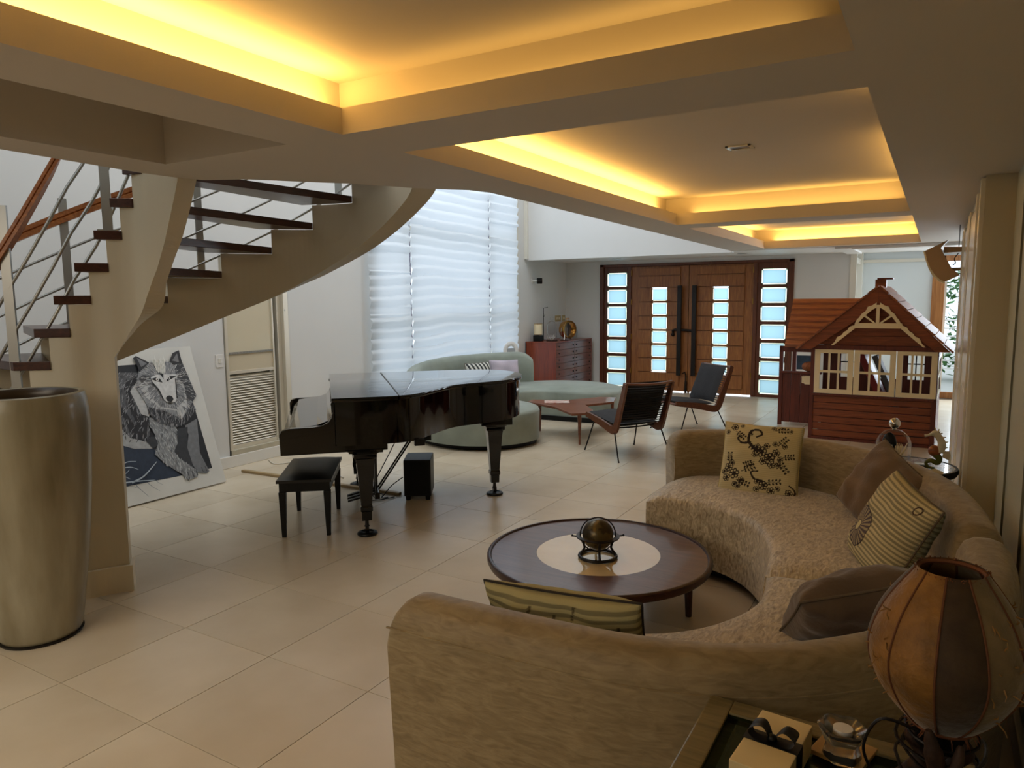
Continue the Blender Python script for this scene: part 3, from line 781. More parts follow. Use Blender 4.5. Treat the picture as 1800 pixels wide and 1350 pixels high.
def pleg(x, y):
    b = MB()
    for (s0, s1, z0, z1) in ((.080, .055, .0, 0),): pass
    prof = [(.034,.105),(.036,.17),(.042,.175),(.042,.20),(.037,.21),(.058,.50),(.064,.545),(.078,.555),(.078,.58),(.10,.60),(.135,.62)]
    vs = []; fs = []
    for s, z in prof:
        vs += [(x-s, y-s*.9, z), (x+s, y-s*.9, z), (x+s, y+s*.9, z), (x-s, y+s*.9, z)]
    for i in range(len(prof)-1):
        for k in range(4): fs.append((i*4+k, i*4+(k+1) % 4, (i+1)*4+(k+1) % 4, (i+1)*4+k))
    fs += [(3,2,1,0), tuple(len(vs)-4+k for k in range(4))]
    b.add(vs, fs)
    L = b.build('leg', M['piano'], pn, bevel=.003)
    MB().lathe([(.012,.10),(.014,.07),(.02,.06)], (x, y, 0), 12).tube([(x-.012, y, .045), (x+.012, y, .045)], .026, 14).build('caster', M['iron'], L)
    MB().lathe([(.066,.0),(.070,.008),(.066,.018),(.045,.024),(.038,.018)], (x, y, 0), 28).build('caster_cup', M['black'], L)
pleg(.21, .10); pleg(.21, 1.50)
pr_ = pleg(1.30, .86)
# leg head brackets on the case
for q_ in ((1.17,.74,.60,1.43,.98,.657),(.10,.02,.59,.33,.2,.615),(.10,1.42,.59,.33,1.58,.615)): MB().box(*q_).build('leg_block', M['piano'], pn, bevel=.006)
# lyre with three pedals
lb = MB().box(.30, .62, .10, .34, .98, .15).box(.29, .66, .56, .35, .94, .61)
ly = lb.build('lyre', M['piano'], pn, bevel=.004)
for y in (.72, .88): MB().tube([(.32, y, .15), (.32, y, .56)], .011, 10).build('lyre_post', M['piano'], ly)
for y in (.76, .84): MB().tube([(.34, y, .14), (.66, y, .60)], .007, 8).build('brace_rod', M['iron'], ly)
for y in (.72, .80, .88):
    MB().add([(.30,y-.012,.115),(.30,y+.012,.115),(.16,y+.020,.085),(.10,y+.014,.070),(.10,y-.014,.070),(.16,y-.020,.085),(.30,y-.012,.128),(.30,y+.012,.128),(.16,y+.020,.098),(.10,y+.014,.082),(.10,y-.014,.082),(.16,y-.020,.098)],
      [(0,1,2,3,4,5),(11,10,9,8,7,6),(0,6,7,1),(1,7,8,2),(2,8,9,3),(3,9,10,4),(4,10,11,5),(5,11,6,0)]).build('pedal', M['iron'], ly)
MB().box(.55,.05,.615,.62,.09,.66).box(.5,.3,.60,.7,.5,.655).build('action_box', M['black'], pn)

# piano bench
bn = empty('piano_bench', (-.725, 2.17, 0), math.radians(38), 'black padded piano bench with four tapered legs at the keyboard', 'bench')
vs = []; nx, ny = 9, 14; W2, D2 = .355, .185
top = []
for j in range(ny+1):
    for i in range(nx+1):
        u, v = -1+2*i/nx, -1+2*j/ny
        h = .034*(1-abs(u)**4)*(1-abs(v)**4); top.append((u*D2, v*W2, .405+h))
fs = [(j*(nx+1)+i, j*(nx+1)+i+1, (j+1)*(nx+1)+i+1, (j+1)*(nx+1)+i) for j in range(ny) for i in range(nx)]
cu = MB().add(top, fs, True); cu.box(-D2, -W2, .385, D2, W2, .4045); cu.build('seat_cushion', M['black_leather'], bn)
MB().box(-D2+.015, -W2+.015, .32, D2-.015, W2-.015, .384).build('apron', M['black'], bn, bevel=.004)
for sx in (-1, 1):
    for sy in (-1, 1):
        x, y = sx*(D2-.035), sy*(W2-.035)
        b = MB(); vs = []
        for s, z in ((.014, 0), (.024, .32)):
            vs += [(x-s,y-s,z),(x+s,y-s,z),(x+s,y+s,z),(x-s,y+s,z)]
        b.add(vs, [(3,2,1,0),(4,5,6,7),(0,1,5,4),(1,2,6,5),(2,3,7,6),(3,0,4,7)]).build('leg', M['black'], bn, bevel=.002)

# subwoofer under the piano
sw = empty('subwoofer', (-.475, 3.12, 0), math.radians(32), 'black box subwoofer on short feet under the piano', 'speaker')
MB().box(-.11, -.15, .035, .11, .15, .335).build('cabinet', M['black'], sw, bevel=.008)
MB().box(-.095, -.153, .05, .095, -.15, .32).build('front_grille', mat('speaker_cloth', (12,12,12), .9, bump=.3, bscale=300), sw)
for sx in (-.08, .08):
    for sy in (-.12, .12): MB().lathe([(.018,0),(.022,.036)], (sx, sy, 0), 12).build('foot', M['black'], sw)
cb_ = empty('power_cord', (-.66, 3.0, 0), 0, 'thin black cords looping on the floor beside the subwoofer', 'cord')
MB().tube(spline([(.07,.05,.16),(.02,-.04,.10),(-.05,-.08,.006),(-.12,.0,.006),(-.20,-.1,.006),(-.13,-.22,.006),(-.02,-.16,.006),(.04,-.03,.006)], 7), .004, 6).build('cable', M['black'], cb_)
MB().tube(spline([(-.04,.25,.60),(-.1,.1,.35),(-.16,-.04,.1),(-.10,-.12,.006),(.0,-.06,.006)], 7), .004, 6).build('cable', M['black'], cb_)
st = MB().box(-.93, -.02, 0, .93, .02, .022).build('floor_batten', mat('pale_wood', (172,146,104), .5, noise=.2, nscale=10), None, bevel=.002)
st.location = (-1.56, 3.02, 0); st.rotation_euler = (0,0,.04); tag(st, 'thin pale wooden batten lying on the floor behind the bench', 'batten')
wc = MB().tube(spline([(0,0,.006),(-.35,.15,.006),(-.6,.05,.006),(-.85,.3,.006),(-1.0,.1,.006),(-1.22,.2,.006)], 8), .005, 6).build('cable', mat('cream_cable', (206,200,184), .5), None)
wc.location = (-1.45, 3.25, .0); tag(wc, 'pale cable lying between the left wall and the bench', 'cord')

# ================================================================ wolf painting leaning on the left wall
PB = Vector((-2.28, 2.63, 0)); th = math.atan2(.40, 1.22)
# local frame: x = along -? (e = +y world), z = up the canvas, y = out of the back
ptg = empty('painting', PB, 0, 'large unframed canvas of a grey wolf leaning on the left wall', 'painting')
ex = Vector((0,1,0)); ez = Vector((-math.sin(th), 0, math.cos(th))); ey = ez.cross(ex)   # out of the front towards the room
PM = Matrix.Identity(4)
for i in range(3): PM[i][0], PM[i][1], PM[i][2] = ex[i], ez[i], ey[i]
if ey.x < 0:
    for i in range(3): PM[i][2] = -ey[i]
PM = T(0,0,.014) @ PM
MB().box(-1.5, 0, -.03, 0, 1.27, 0).build('canvas', mat('primed_canvas', (214,212,204), .7, noise=.06, nscale=6), ptg, mtx=PM)
def hom(src, dst):
    A = []; B = []
    for (x, y), (u, v) in zip(src, dst):
        A.append([x,y,1,0,0,0,-u*x,-u*y]); B.append(u); A.append([0,0,0,x,y,1,-v*x,-v*y]); B.append(v)
    h = np.linalg.solve(np.array(A, float), np.array(B, float)); return np.append(h, 1).reshape(3, 3)
HM = hom([(890,1118),(740,40),(92,1345),(45,215)], [(0,0),(0,1.26),(-.94,.0),(-.80,1.15)])
def cv(p):
    q = HM @ np.array([p[0], p[1], 1.0]); return (q[0]/q[2], q[1]/q[2])
rw = random.Random(11)
layer = [0]
def patch(name, polys, rgb, rough=.6):
    layer[0] += 1; z = .0006*layer[0]; m_ = mat('paint_%d' % layer[0], rgb, rough, noise=.25, nscale=30)
    for P in polys:
        b = MB(); Q = [cv(p) for p in P]; n = len(Q)
        b.add([(x, y, z) for x, y in Q], [tuple(range(n))])
        o = b.build(name, m_, ptg, mtx=PM, fix=False)
        bm = bmesh.new(); bm.from_mesh(o.data); bmesh.ops.triangulate(bm, faces=bm.faces); bmesh.ops.recalc_face_normals(bm, faces=bm.faces); bm.to_mesh(o.data); bm.free()
def pin(poly, x, y):
    c = False; n = len(poly); j = n-1
    for i in range(n):
        xi, yi = poly[i]; xj, yj = poly[j]
        if (yi > y) != (yj > y) and x < (xj-xi)*(y-yi)/(yj-yi)+xi: c = not c
        j = i
    return c
def strokes(poly, n, ang, L, w, rgb, spread=.5):
    layer[0] += 1; z = .0006*layer[0]; b = MB(); xs = [p[0] for p in poly]; ys = [p[1] for p in poly]; k = 0; tries = 0
    while k < n and tries < n*20:
        tries += 1
        x, y = rw.uniform(min(xs), max(xs)), rw.uniform(min(ys), max(ys))
        if not pin(poly, x, y): continue
        a = (ang(x, y) if callable(ang) else ang)+rw.uniform(-spread, spread); l = L*rw.uniform(.6, 1.3); ww = w*rw.uniform(.6, 1.3)
        dx, dy = math.cos(a), math.sin(a)
        P = [cv(q) for q in ((x-dx*l/2, y-dy*l/2), (x-dy*ww/2, y+dx*ww/2), (x+dx*l/2, y+dy*l/2), (x+dy*ww/2, y-dx*ww/2))]
        b.add([(p[0], p[1], z) for p in P], [(0,1,2,3)]); k += 1
    tag(b.build('brush_strokes', mat('paint_%d' % layer[0], rgb, .6), ptg, mtx=PM, fix=False), kind='stuff')
patch('background', [[(-170,235),(285,195),(650,155),(795,1018),(550,1085),(60,1195),(-170,1240)]], (33,36,41))
patch('ground_shade', [[(-170,860),(70,870),(200,850),(360,880),(385,960),(550,1085),(60,1192),(-170,1238)]], (44,56,74))
bodyp = [(-170,330),(50,300),(150,265),(300,262),(340,330),(300,420),(340,620),(335,820),(200,835),(60,780),(-170,720)]
patch('body', [bodyp], (92,93,96))
patch('dark_fur', [[(185,350),(275,300),(285,400),(215,430),(262,600),(342,620),(305,825),(190,795),(150,640),(60,600),(62,480),(95,500),(150,560),(225,700),(245,690),(200,560),(182,440)], [(-170,560),(40,560),(60,640),(150,700),(120,740),(-170,700)]], (38,38,42))
patch('belly', [[(-170,760),(60,690),(130,740),(180,800),(320,830),(355,880),(200,885),(70,850),(-170,880)]], (172,173,172))
strokes(bodyp, 260, lambda x, y: 2.4 if y < 400 else 1.9, 50, 6, (150,150,152))
strokes(bodyp, 200, lambda x, y: 2.4 if y < 400 else 1.9, 50, 7, (40,40,44))
lightp = [(215,420),(285,330),(420,450),(360,560),(345,625),(285,605)]
patch('light_mane', [lightp], (196,196,194))
patch('right_foreleg', [[(620,690),(720,630),(712,900),(750,1000),(768,1045),(740,1062),(690,1060),(650,1010),(612,890),(640,760)]], (124,126,129))
patch('leg_shade', [[(540,720),(640,700),(618,860),(650,1030),(612,1015),(525,945),(510,880)], [(340,785),(395,790),(392,850),(350,880),(310,830)]], (56,58,62))
legp = [(345,630),(550,705),(545,830),(512,900),(545,950),(680,1045),(672,1085),(640,1105),(600,1117),(575,1112),(560,1080),(430,995),(358,925),(392,840),(372,760),(340,700)]
patch('left_foreleg', [legp], (146,148,149))
strokes(legp, 150, 1.3, 46, 6, (188,190,190)); strokes(legp, 100, 1.3, 40, 6, (104,106,110))
chestp = [(335,535),(420,560),(560,590),(700,505),(720,560),(640,660),(560,700),(500,700),(400,665),(345,600)]
patch('chest_fur', [chestp], (84,86,90))
strokes(chestp, 220, 1.65, 52, 6, (44,45,49)); strokes(chestp, 120, 1.65, 44, 5, (150,150,152))
headp = [(285,300),(262,385),(345,545),(470,575),(600,640),(665,545),(735,450),(700,330),(650,180),(560,172),(400,180),(300,240)]
patch('head', [headp], (152,153,155))
patch('cheek_shade', [[(590,190),(650,155),(690,290),(722,400),(737,440),(700,495),(655,485),(650,360),(592,285)], [(288,312),(330,283),(386,290),(382,340),(318,368)]], (66,67,71))
ruffp = [(285,375),(335,470),(440,558),(560,570),(595,640),(645,560),(658,480),(642,350),(605,320),(598,470),(545,540),(450,505),(400,405),(335,335)]
patch('ruff', [ruffp], (204,204,202))
innerp = [(395,350),(440,430),(470,500),(520,540),(585,500),(590,330),(640,380),(640,480),(560,560),(450,545),(370,470),(350,400)]
patch('throat_fur', [innerp], (140,141,143))
strokes(headp, 420, lambda x, y: math.atan2(y-330, x-500), 40, 4, (200,200,198), .3)
strokes(headp, 330, lambda x, y: math.atan2(y-330, x-500), 38, 4, (98,99,103), .3)
patch('ear', [[(260,145),(285,126),(388,180),(300,262),(285,200)], [(553,160),(585,95),(638,70),(652,182),(580,190)]], (44,44,48))
patch('inner_ear', [[(290,142),(368,188),(318,218)], [(572,160),(620,98),(628,172)]], (126,126,128))
patch('forehead_blaze', [[(408,155),(512,155),(512,232),(492,272),(440,245)]], (202,200,188))
strokes([(408,150),(515,150),(512,240),(490,270),(435,245)], 70, 1.55, 60, 5, (232,230,222), .12)
patch('face', [[(385,302),(430,282),(475,278),(590,272),(604,282),(582,330),(578,470),(560,500),(530,512),(495,508),(468,478),(440,400),(396,345)]], (218,217,214))
patch('eye_marking', [[(383,318),(430,302),(458,314),(477,347),(432,336)], [(508,337),(514,300),(545,290),(594,288),(552,312)], [(440,262),(490,275),(486,318),(470,285)]], (22,22,24))
def disc(cx, cy, r): return [(cx+r*math.cos(a*PI/8), cy+r*math.sin(a*PI/8)) for a in range(16)]
patch('eye', [disc(437,319,13), disc(527,307,13)], (228,227,222))
patch('pupil', [disc(437,320,6), disc(527,308,6)], (20,20,22))
patch('nose', [[(486,472),(500,456),(520,451),(540,460),(547,480),(536,498),(518,503),(496,494)], [(388,345),(396,343),(442,402),(470,480),(462,480),(436,406)], [(578,308),(584,308),(580,470),(573,470)], [(490,506),(520,512),(555,500),(522,506)]], (30,30,32))
patch('toe_line', [[(590,1060),(596,1060),(604,1112),(598,1112)], [(622,1050),(628,1050),(640,1100),(634,1100)], [(652,1042),(657,1040),(670,1080),(664,1082)], [(700,1020),(705,1018),(716,1055),(711,1056)], [(728,1010),(733,1008),(745,1048),(740,1050)]], (60,62,66))
def arc(pts, w):
    P = spline([(x, y, 0) for x, y in pts], 6); out = []; back = []
    for i, p in enumerate(P):
        d = (P[min(i+1, len(P)-1)]-P[max(0, i-1)]).normalized(); ww = w*(1-i/len(P)*.7)/2
        out.append((p.x-d.y*ww, p.y+d.x*ww)); back.append((p.x+d.y*ww, p.y-d.x*ww))
    return out+back[::-1]
patch('grass_blade', [arc(a, w) for a, w in (([(75,1025),(130,995),(200,988)],9), ([(75,1048),(150,1035),(210,1050)],9), ([(75,1100),(110,1085),(140,1055)],7), ([(80,1105),(105,1112),(140,1128)],8), ([(150,1155),(250,1100),(360,985)],14), ([(80,1160),(200,1142),(330,1130)],12))], (186,198,206))
patch('grass_shadow', [arc(a, w) for a, w in (([(270,1150),(310,1185),(360,1212)],6), ([(180,1175),(220,1215),(270,1258)],7), ([(330,1130),(360,1150),(390,1165)],5), ([(90,1190),(150,1185),(200,1200)],6))], (140,146,150))

# light switch beside the painting
sx = empty('light_switch', (XL, 2.985, 1.055), 0, 'white light switch on the left wall above the painting edge', 'switch')
MB().box(0, -.037, -.06, .008, .037, .06).build('plate', M['white'], sx, bevel=.002)
MB().box(.008, -.014, -.02, .014, .014, .025).build('rocker', M['gloss_white'], sx, bevel=.001)

# ================================================================ tall glazed vase
vz = empty('floor_vase', (-.57, .21, 0), 0, 'tall olive grey glazed urn standing beside the stair foot', 'vase')
prof = [(.0,.012),(.170,.012),(.180,.03),(.198,.15),(.222,.32),(.246,.52),(.264,.72),(.276,.90),(.280,1.03),(.277,1.12),(.270,1.17),(.262,1.195),(.248,1.20),(.238,1.196)]
MB().lathe([(.238,1.196),(.229,1.185),(.226,1.16),(.226,1.10),(.220,.95),(.19,.7),(.0,.6)], (0,0,0), 56, False, False).build('inside', mat('dark_interior', (58,44,28), .3), vz)  # darkness of the opening put into the inner wall's colour
MB().lathe(prof, (0,0,0), 56, cap0=False, cap1=False).build('body', M['vase'], vz)
MB().lathe([(.15,0),(.178,0),(.184,.012),(.16,.014)], (0,0,0), 40).build('base_ring', M['iron'], vz)
MB().lathe([(.0,1.0),(.221,1.01)], (0,0,0), 40, cap0=False, cap1=False).build('dark_opening_disc', mat('dark_inside', (26,18,12), .9), vz)  # dark disc added across the opening, the gloom inside put into its colour

# ================================================================ round coffee table with globe
ct = empty('coffee_table', (1.73, 1.76, 0), 0, 'low round dark wood coffee table with polished cream stone centre', 'coffee table')
MB().lathe([(.315,.305),(.315,.325),(.545,.325),(.545,.324)], (0,0,0), 72, False, False).build('top', M['table_wood'], ct)
MB().lathe([(.30,.285),(.53,.285),(.562,.292),(.568,.305),(.568,.328),(.562,.333),(.552,.333),(.546,.326),(.546,.305)], (0,0,0), 72, False, False).build('rim', M['table_edge'], ct)
MB().lathe([(.0,.300),(.314,.300),(.314,.3245),(.0,.3245)], (0,0,0), 72, False, False).build('stone_inset', M['cream_glass'], ct)
MB().lathe([(.0,.27),(.46,.27),(.50,.286),(0,.286)], (0,0,0), 48, False, False).build('underframe', M['table_edge'], ct)
for a in (25, 115, 205, 295):
    a = math.radians(a); c, s = math.cos(a), math.sin(a)
    MB().tube([(c*.455, s*.455, .285), (c*.462, s*.462, .0)], [.027, .016], 14).build('leg', M['table_edge'], ct)
gz = .3245
gb = empty('globe', (1.755, 1.70, gz+.001), 0, 'small antique dark globe on a metal stand on the coffee table', 'globe')
def globe_mat():
    m, nt, b = newmat('antique_globe'); tc = nt.nodes.new('ShaderNodeTexCoord')
    n = nt.nodes.new('ShaderNodeTexNoise'); n.inputs['Scale'].default_value = 14; n.inputs['Detail'].default_value = 5
    nt.links.new(tc.outputs['Object'], n.inputs['Vector'])
    cr = nt.nodes.new('ShaderNodeValToRGB'); e = cr.color_ramp.elements; e[0].position = .47; e[1].position = .53
    e[0].color = lin((92,78,44)); e[1].color = lin((58,46,26)); nt.links.new(n.outputs['Fac'], cr.inputs[0]); nt.links.new(cr.outputs[0], b.inputs['Base Color'])
    b.inputs['Roughness'].default_value = .3; b.inputs['Metallic'].default_value = .4; return m
MB().ball((0,0,.118), .078, seg=32, rings=20).build('sphere', globe_mat(), gb)
mr = MB(); mr.tube([(.088*math.cos(a*PI/16)*math.cos(.5), .088*math.cos(a*PI/16)*math.sin(.5), .118+.088*math.sin(a*PI/16)) for a in range(32)], .0032, 6, closed=True); mr.build('meridian', M['iron'], gb)
hr = MB().lathe([(.086,.108),(.108,.106),(.108,.112),(.086,.112),(.086,.108)], (0,0,0), 40, False, False); hr.build('horizon_ring', M['iron'], gb)
MB().tube([(.092*math.cos(a*PI/16), .092*math.sin(a*PI/16), .008) for a in range(32)], .0085, 8, closed=True).build('base_ring', M['iron'], gb)
for a in (30, 120, 210, 300):
    a = math.radians(a); c, s = math.cos(a), math.sin(a)
    MB().tube([(c*.096, s*.096, .108), (c*.074, s*.074, .085), (c*.066, s*.066, .05), (c*.09, s*.09, .008)], [.005,.008,.006,.007], 8).build('leg', M['iron'], gb)
for a in (30, 210):
    a = math.radians(a); c, s = math.cos(a), math.sin(a)
    MB().tube([(c*.105, s*.105, .109), (c*.125, s*.125, .112)], .004, 6).ball((c*.128, s*.128, .113), .006, seg=8, rings=6).build('finial', M['iron'], gb)
# ================================================================ champagne sofa (two curved sections)
def offset_curve(P, d):
    out = []
    for i, p in enumerate(P):
        t = P[min(i+1, len(P)-1)]-P[max(i-1, 0)]; t.z = 0; t.normalize(); out.append(p+Vector((t.y, -t.x, 0))*d)
    return out
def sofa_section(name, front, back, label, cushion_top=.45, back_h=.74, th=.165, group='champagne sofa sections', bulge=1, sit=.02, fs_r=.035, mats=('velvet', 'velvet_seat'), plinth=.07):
    base = Vector((sum(p[0] for p in back)/len(back), sum(p[1] for p in back)/len(back), 0))
    root = empty(name, base, 0, label, 'sofa', group)
    Fc = resample([Vector((x, y, 0)) for x, y in [(p.x, p.y) for p in spline([(a, b, 0) for a, b in front], 8)]], 49)
    Bc = resample([Vector((x, y, 0)) for x, y in [(p.x, p.y) for p in spline([(a, b, 0) for a, b in back], 8)]], 49)
    n = len(Fc); mtx = T(-base.x, -base.y, 0)
    # seat: cross-section profile between front curve and back curve
    prof = [(0,.0,plinth),(0,.0,.20),(-.006,0,.33),(0,0,cushion_top-fs_r),(.01,0,cushion_top-fs_r*.35),(fs_r*1.0,0,cushion_top),(.14,0,cushion_top+.008),(.5,1,cushion_top+.012),(.85,1,cushion_top+.004),(1.0,1,cushion_top-.006),(1.0,1,plinth)]
    vs = []; fs = []; m = len(prof)
    for i in range(n):
        a, b = Fc[i], Bc[i]; d = (b-a); L = d.length; d.normalize()
        for p in prof:
            s = p[0]*L if p[1] else p[0]
            e = min(i, n-1-i); drop = 0
            if p[2] > cushion_top-.02 and e < 3: drop = (.028, .011, .003)[e]
            q = a+d*s; vs.append((q.x, q.y, p[2]-drop))
    for i in range(n-1):
        for k in range(m-1): fs.append((i*m+k, (i+1)*m+k, (i+1)*m+k+1, i*m+k+1))
    b_ = MB().add(vs, fs, True); b_.f += [tuple(k for k in range(m)), tuple((n-1)*m+k for k in reversed(range(m)))]; b_.sm += [False, False]
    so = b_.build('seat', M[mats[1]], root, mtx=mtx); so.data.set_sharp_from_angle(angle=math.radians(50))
    # front upholstery piping line
    # back
    vs = []; fs = []
    out = offset_curve(Bc, th*bulge)
    cross = [(0,.40),(-.02,.50),(-.012,.60),(.0,.68),(.018,.72),(.05,.738),(.10,.74),(.135,.728),(.158,.70),(.165,.66),(.160,.50),(.150,.30),(.14,plinth)]
    if True: cross = [(0.0, plinth)]+cross
    m = len(cross); r = .085
    Ls = [0]
    for i in range(1, n): Ls.append(Ls[-1]+(Bc[i]-Bc[i-1]).length)
    # denser ends
    par = []
    for e in (0, .012, .03, .055, .085): par.append(e)
    mid = [Ls[-1]*k/44 for k in range(2, 43)]
    par = par+mid+[Ls[-1]-e for e in (.085, .055, .03, .012, 0)]
    def at(C, s):
        s = min(max(s, 0), Ls[-1]); j = 0
        while j < n-2 and Ls[j+1] < s: j += 1
        t = (s-Ls[j])/(Ls[j+1]-Ls[j]); return C[j].lerp(C[j+1], t)
    for s in par:
        p, q = at(Bc, s), at(out, s); d = (q-p).normalized(); e = min(s, Ls[-1]-s)
        dz = 0 if e >= r else r*(1-math.sqrt(max(0, 1-(1-e/r)**2)))
        for o_, z in cross:
            zz = z*back_h/.74 if z > .45 else z
            k = max(0, (zz-.45)/(back_h-.45)); c = p+d*(o_*th/.165)
            vs.append((c.x, c.y, zz-dz*k))
    N = len(par)
    for i in range(N-1):
        for k in range(m-1): fs.append((i*m+k, i*m+k+1, (i+1)*m+k+1, (i+1)*m+k))
    b_ = MB().add(vs, fs, True); b_.f += [tuple(range(m)), tuple((N-1)*m+k for k in reversed(range(m)))]; b_.sm += [False, False]
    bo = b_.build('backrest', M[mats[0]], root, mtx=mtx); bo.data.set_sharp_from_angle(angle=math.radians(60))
    # piping seam on the outside of the back
    sm = MB().tube([at(out, s)+Vector((0,0,.655*back_h/.74)) for s in par], .0035, 5)
    sm.build('seam', M[mats[0]], root, mtx=mtx)
    # recessed plinth
    ins = [Fc[i].lerp(Bc[i], .12) for i in range(2, n-2)]; ino = [Bc[i].lerp(Fc[i], .05) for i in range(2, n-2)]
    vs = []; fs = []
    for a, b in zip(ins, ino): vs += [(a.x,a.y,0),(b.x,b.y,0),(b.x,b.y,plinth+.01),(a.x,a.y,plinth+.01)]
    for i in range(len(ins)-1):
        for k in range(4): fs.append((i*4+k, i*4+(k+1) % 4, (i+1)*4+(k+1) % 4, (i+1)*4+k))
    fs += [(0,1,2,3), tuple((len(ins)-1)*4+k for k in (3,2,1,0))]
    MB().add(vs, fs).build('plinth', mat('dark_plinth', (42,34,28), .8), root, mtx=mtx)
    return root
sofa_section('curved_sofa', [(1.73,2.47),(2.03,2.49),(2.27,2.38),(2.44,2.17),(2.54,1.9),(2.58,1.612)],
    [(1.72,3.02),(2.02,3.20),(2.50,3.14),(2.92,2.84),(3.18,2.30),(3.275,1.612)], 'curved champagne velvet sofa section nearer the playhouse', bulge=-1)
sofa_section('curved_sofa', [(2.59,1.598),(2.62,1.30),(2.565,1.08),(2.44,.89),(2.26,.77),(2.05,.71),(1.80,.70)],
    [(3.275,1.598),(3.285,1.30),(3.25,1.02),(3.10,.66),(2.92,.44),(2.72,.30),(2.50,.235),(2.28,.215),(2.04,.205),(1.80,.20)], 'curved champagne velvet sofa section in the foreground, seen from behind', bulge=-1)

# ================================================================ pillows
def pillow(name, loc, size, thick, yaw, lean, roll, colf, label, cat='pillow', n=44, m=None, piping=None, wr=.0, seed=0, group=None, hgt=None, colb=None):
    """face looks along local -Y; yaw about Z, lean back about local X, roll in its own plane"""
    hgt = hgt or size
    base = Vector(loc)
    R = Matrix.Rotation(yaw, 4, 'Z') @ Matrix.Rotation(lean, 4, 'X') @ Matrix.Rotation(roll, 4, 'Y')
    root = empty(name, base, 0, label, cat, group)
    vs = []; fs = []; cols = []
    rnd = random.Random(seed); ph = [rnd.uniform(0, 6.28) for _ in range(8)]
    for side in (-1, 1):
        for j in range(n+1):
            for i in range(n+1):
                u, v = -1+2*i/n, -1+2*j/n
                e = max(0, (1-u**2)*(1-v**2))**.36
                pin_ = 1-.045*(1-abs(u)**2)*abs(v)**3 ; piu = 1-.045*(1-abs(v)**2)*abs(u)**3
                x = u*size/2*piu; z = v*hgt/2*pin_
                w = wr*(math.sin(7*u+3*v+ph[0])+math.sin(11*v-4*u+ph[1])+.6*math.sin(17*u*v+ph[2]))*e*.006
                y = side*(thick/2*e+w)
                vs.append(R @ Vector((x, y, z)))
                cols.append((side, (u+1)/2, (v+1)/2))
    N = (n+1)*(n+1)
    for sd in (0, 1):
        for j in range(n):
            for i in range(n):
                a = sd*N+j*(n+1)+i; q = (a, a+1, a+n+2, a+n+1)
                fs.append(q if sd == 0 else tuple(reversed(q)))
    mb = MB().add(vs, fs, True)
    me = bpy.data.meshes.new('cover'); me.from_pydata(mb.v, [], mb.f); me.update(); me.polygons.foreach_set('use_smooth', mb.sm)
    at_ = me.color_attributes.new('Col', 'FLOAT_COLOR', 'POINT')
    arr = np.empty((len(vs), 4), 'f')
    for k, (sd, u, v) in enumerate(cols):
        c = colf(u, v) if sd < 0 else (colb or colf)(u, v); arr[k] = lin(c)
    at_.data.foreach_set('color', arr.ravel())
    me.materials.append(m or M['print']); o = bpy.data.objects.new('cover', me); COL.objects.link(o); o.parent = root
    bm = bmesh.new(); bm.from_mesh(me); bmesh.ops.remove_doubles(bm, verts=bm.verts, dist=1e-5); bm.to_mesh(me); bm.free()
    ring = []
    for k in range(4*24):
        s = k//24; t = -1+2*(k % 24)/24
        u, v = ((t,-1),(1,t),(-t,1),(-1,-t))[s]
        pin_ = 1-.045*(1-abs(u)**2)*abs(v)**3 ; piu = 1-.045*(1-abs(v)**2)*abs(u)**3
        ring.append(R @ Vector((u*size/2*piu, 0, v*hgt/2*pin_)))
    MB().tube(ring, .0045, 6, closed=True).build('piping', piping or M['pipe'], root)
    return root
M['print'] = attrmat('printed_cotton', .8, .25, 0, 160)
M['suede'] = attrmat('taupe_suede', .85, .25, .3, 60)
M['pipe'] = mat('taupe_piping', (104,90,74), .8)
M['pipe_cream'] = mat('cream_piping', (186,170,112), .8)
# floral raster drawn with small discs and curves
FN = 240
def raster():
    g = np.zeros((FN, FN), bool); return g
yyg, xxg = np.mgrid[0:FN, 0:FN]
def rdisc(g, x, y, r, val=True): g[(xxg-x*FN)**2+(yyg-y*FN)**2 < (r*FN)**2] = val
def rcurve(g, pts, w):
    P = spline([(a, b, 0) for a, b in pts], 16)
    for i, p in enumerate(P): rdisc(g, p.x, p.y, 1.25*w*(1-.5*i/len(P)))
def flower(g, x, y, r):
    for k in range(6):
        a = k*PI/3+.3; rdisc(g, x+r*.62*math.cos(a), y+r*.62*math.sin(a), r*.42)
    for k in range(6):
        a = k*PI/3+.3; rdisc(g, x+r*.62*math.cos(a), y+r*.62*math.sin(a), r*.2, False)
    rdisc(g, x, y, r*.22)
def leafs(g, x, y, a, L):
    for k in range(4):
        t = (k+1)/4*L; px_, py_ = x+t*math.cos(a), y+t*math.sin(a)
        for s in (-1, 1): 
            rdisc(g, px_+.022*math.cos(a+s*1.2), py_+.022*math.sin(a+s*1.2), .013); rdisc(g, px_+.034*math.cos(a+s*1.2), py_+.034*math.sin(a+s*1.2), .009)
    rcurve(g, [(x, y), (x+L*math.cos(a), y+L*math.sin(a))], .005)
FG = raster()
for x, y, r in ((.52,.60,.07),(.62,.52,.075),(.55,.48,.05),(.70,.60,.05),(.46,.66,.045),(.76,.52,.04),(.68,.72,.035),(.80,.70,.035),(.12,.36,.06),(.20,.28,.07),(.10,.22,.05),(.30,.20,.045),(.22,.14,.04),(.58,.16,.06),(.68,.10,.05),(.50,.10,.04),(.14,.92,.05),(.64,.95,.035),(.90,.10,.05),(.85,.92,.03),(.36,.84,.03),(.44,.56,.04),(.66,.44,.05),(.58,.68,.04),(.74,.44,.04),(.06,.30,.04),(.16,.42,.04),(.26,.12,.04),(.50,.20,.035),(.76,.14,.035),(.05,.84,.035),(.24,.95,.03),(.74,.97,.03)): flower(FG, x, y, r)
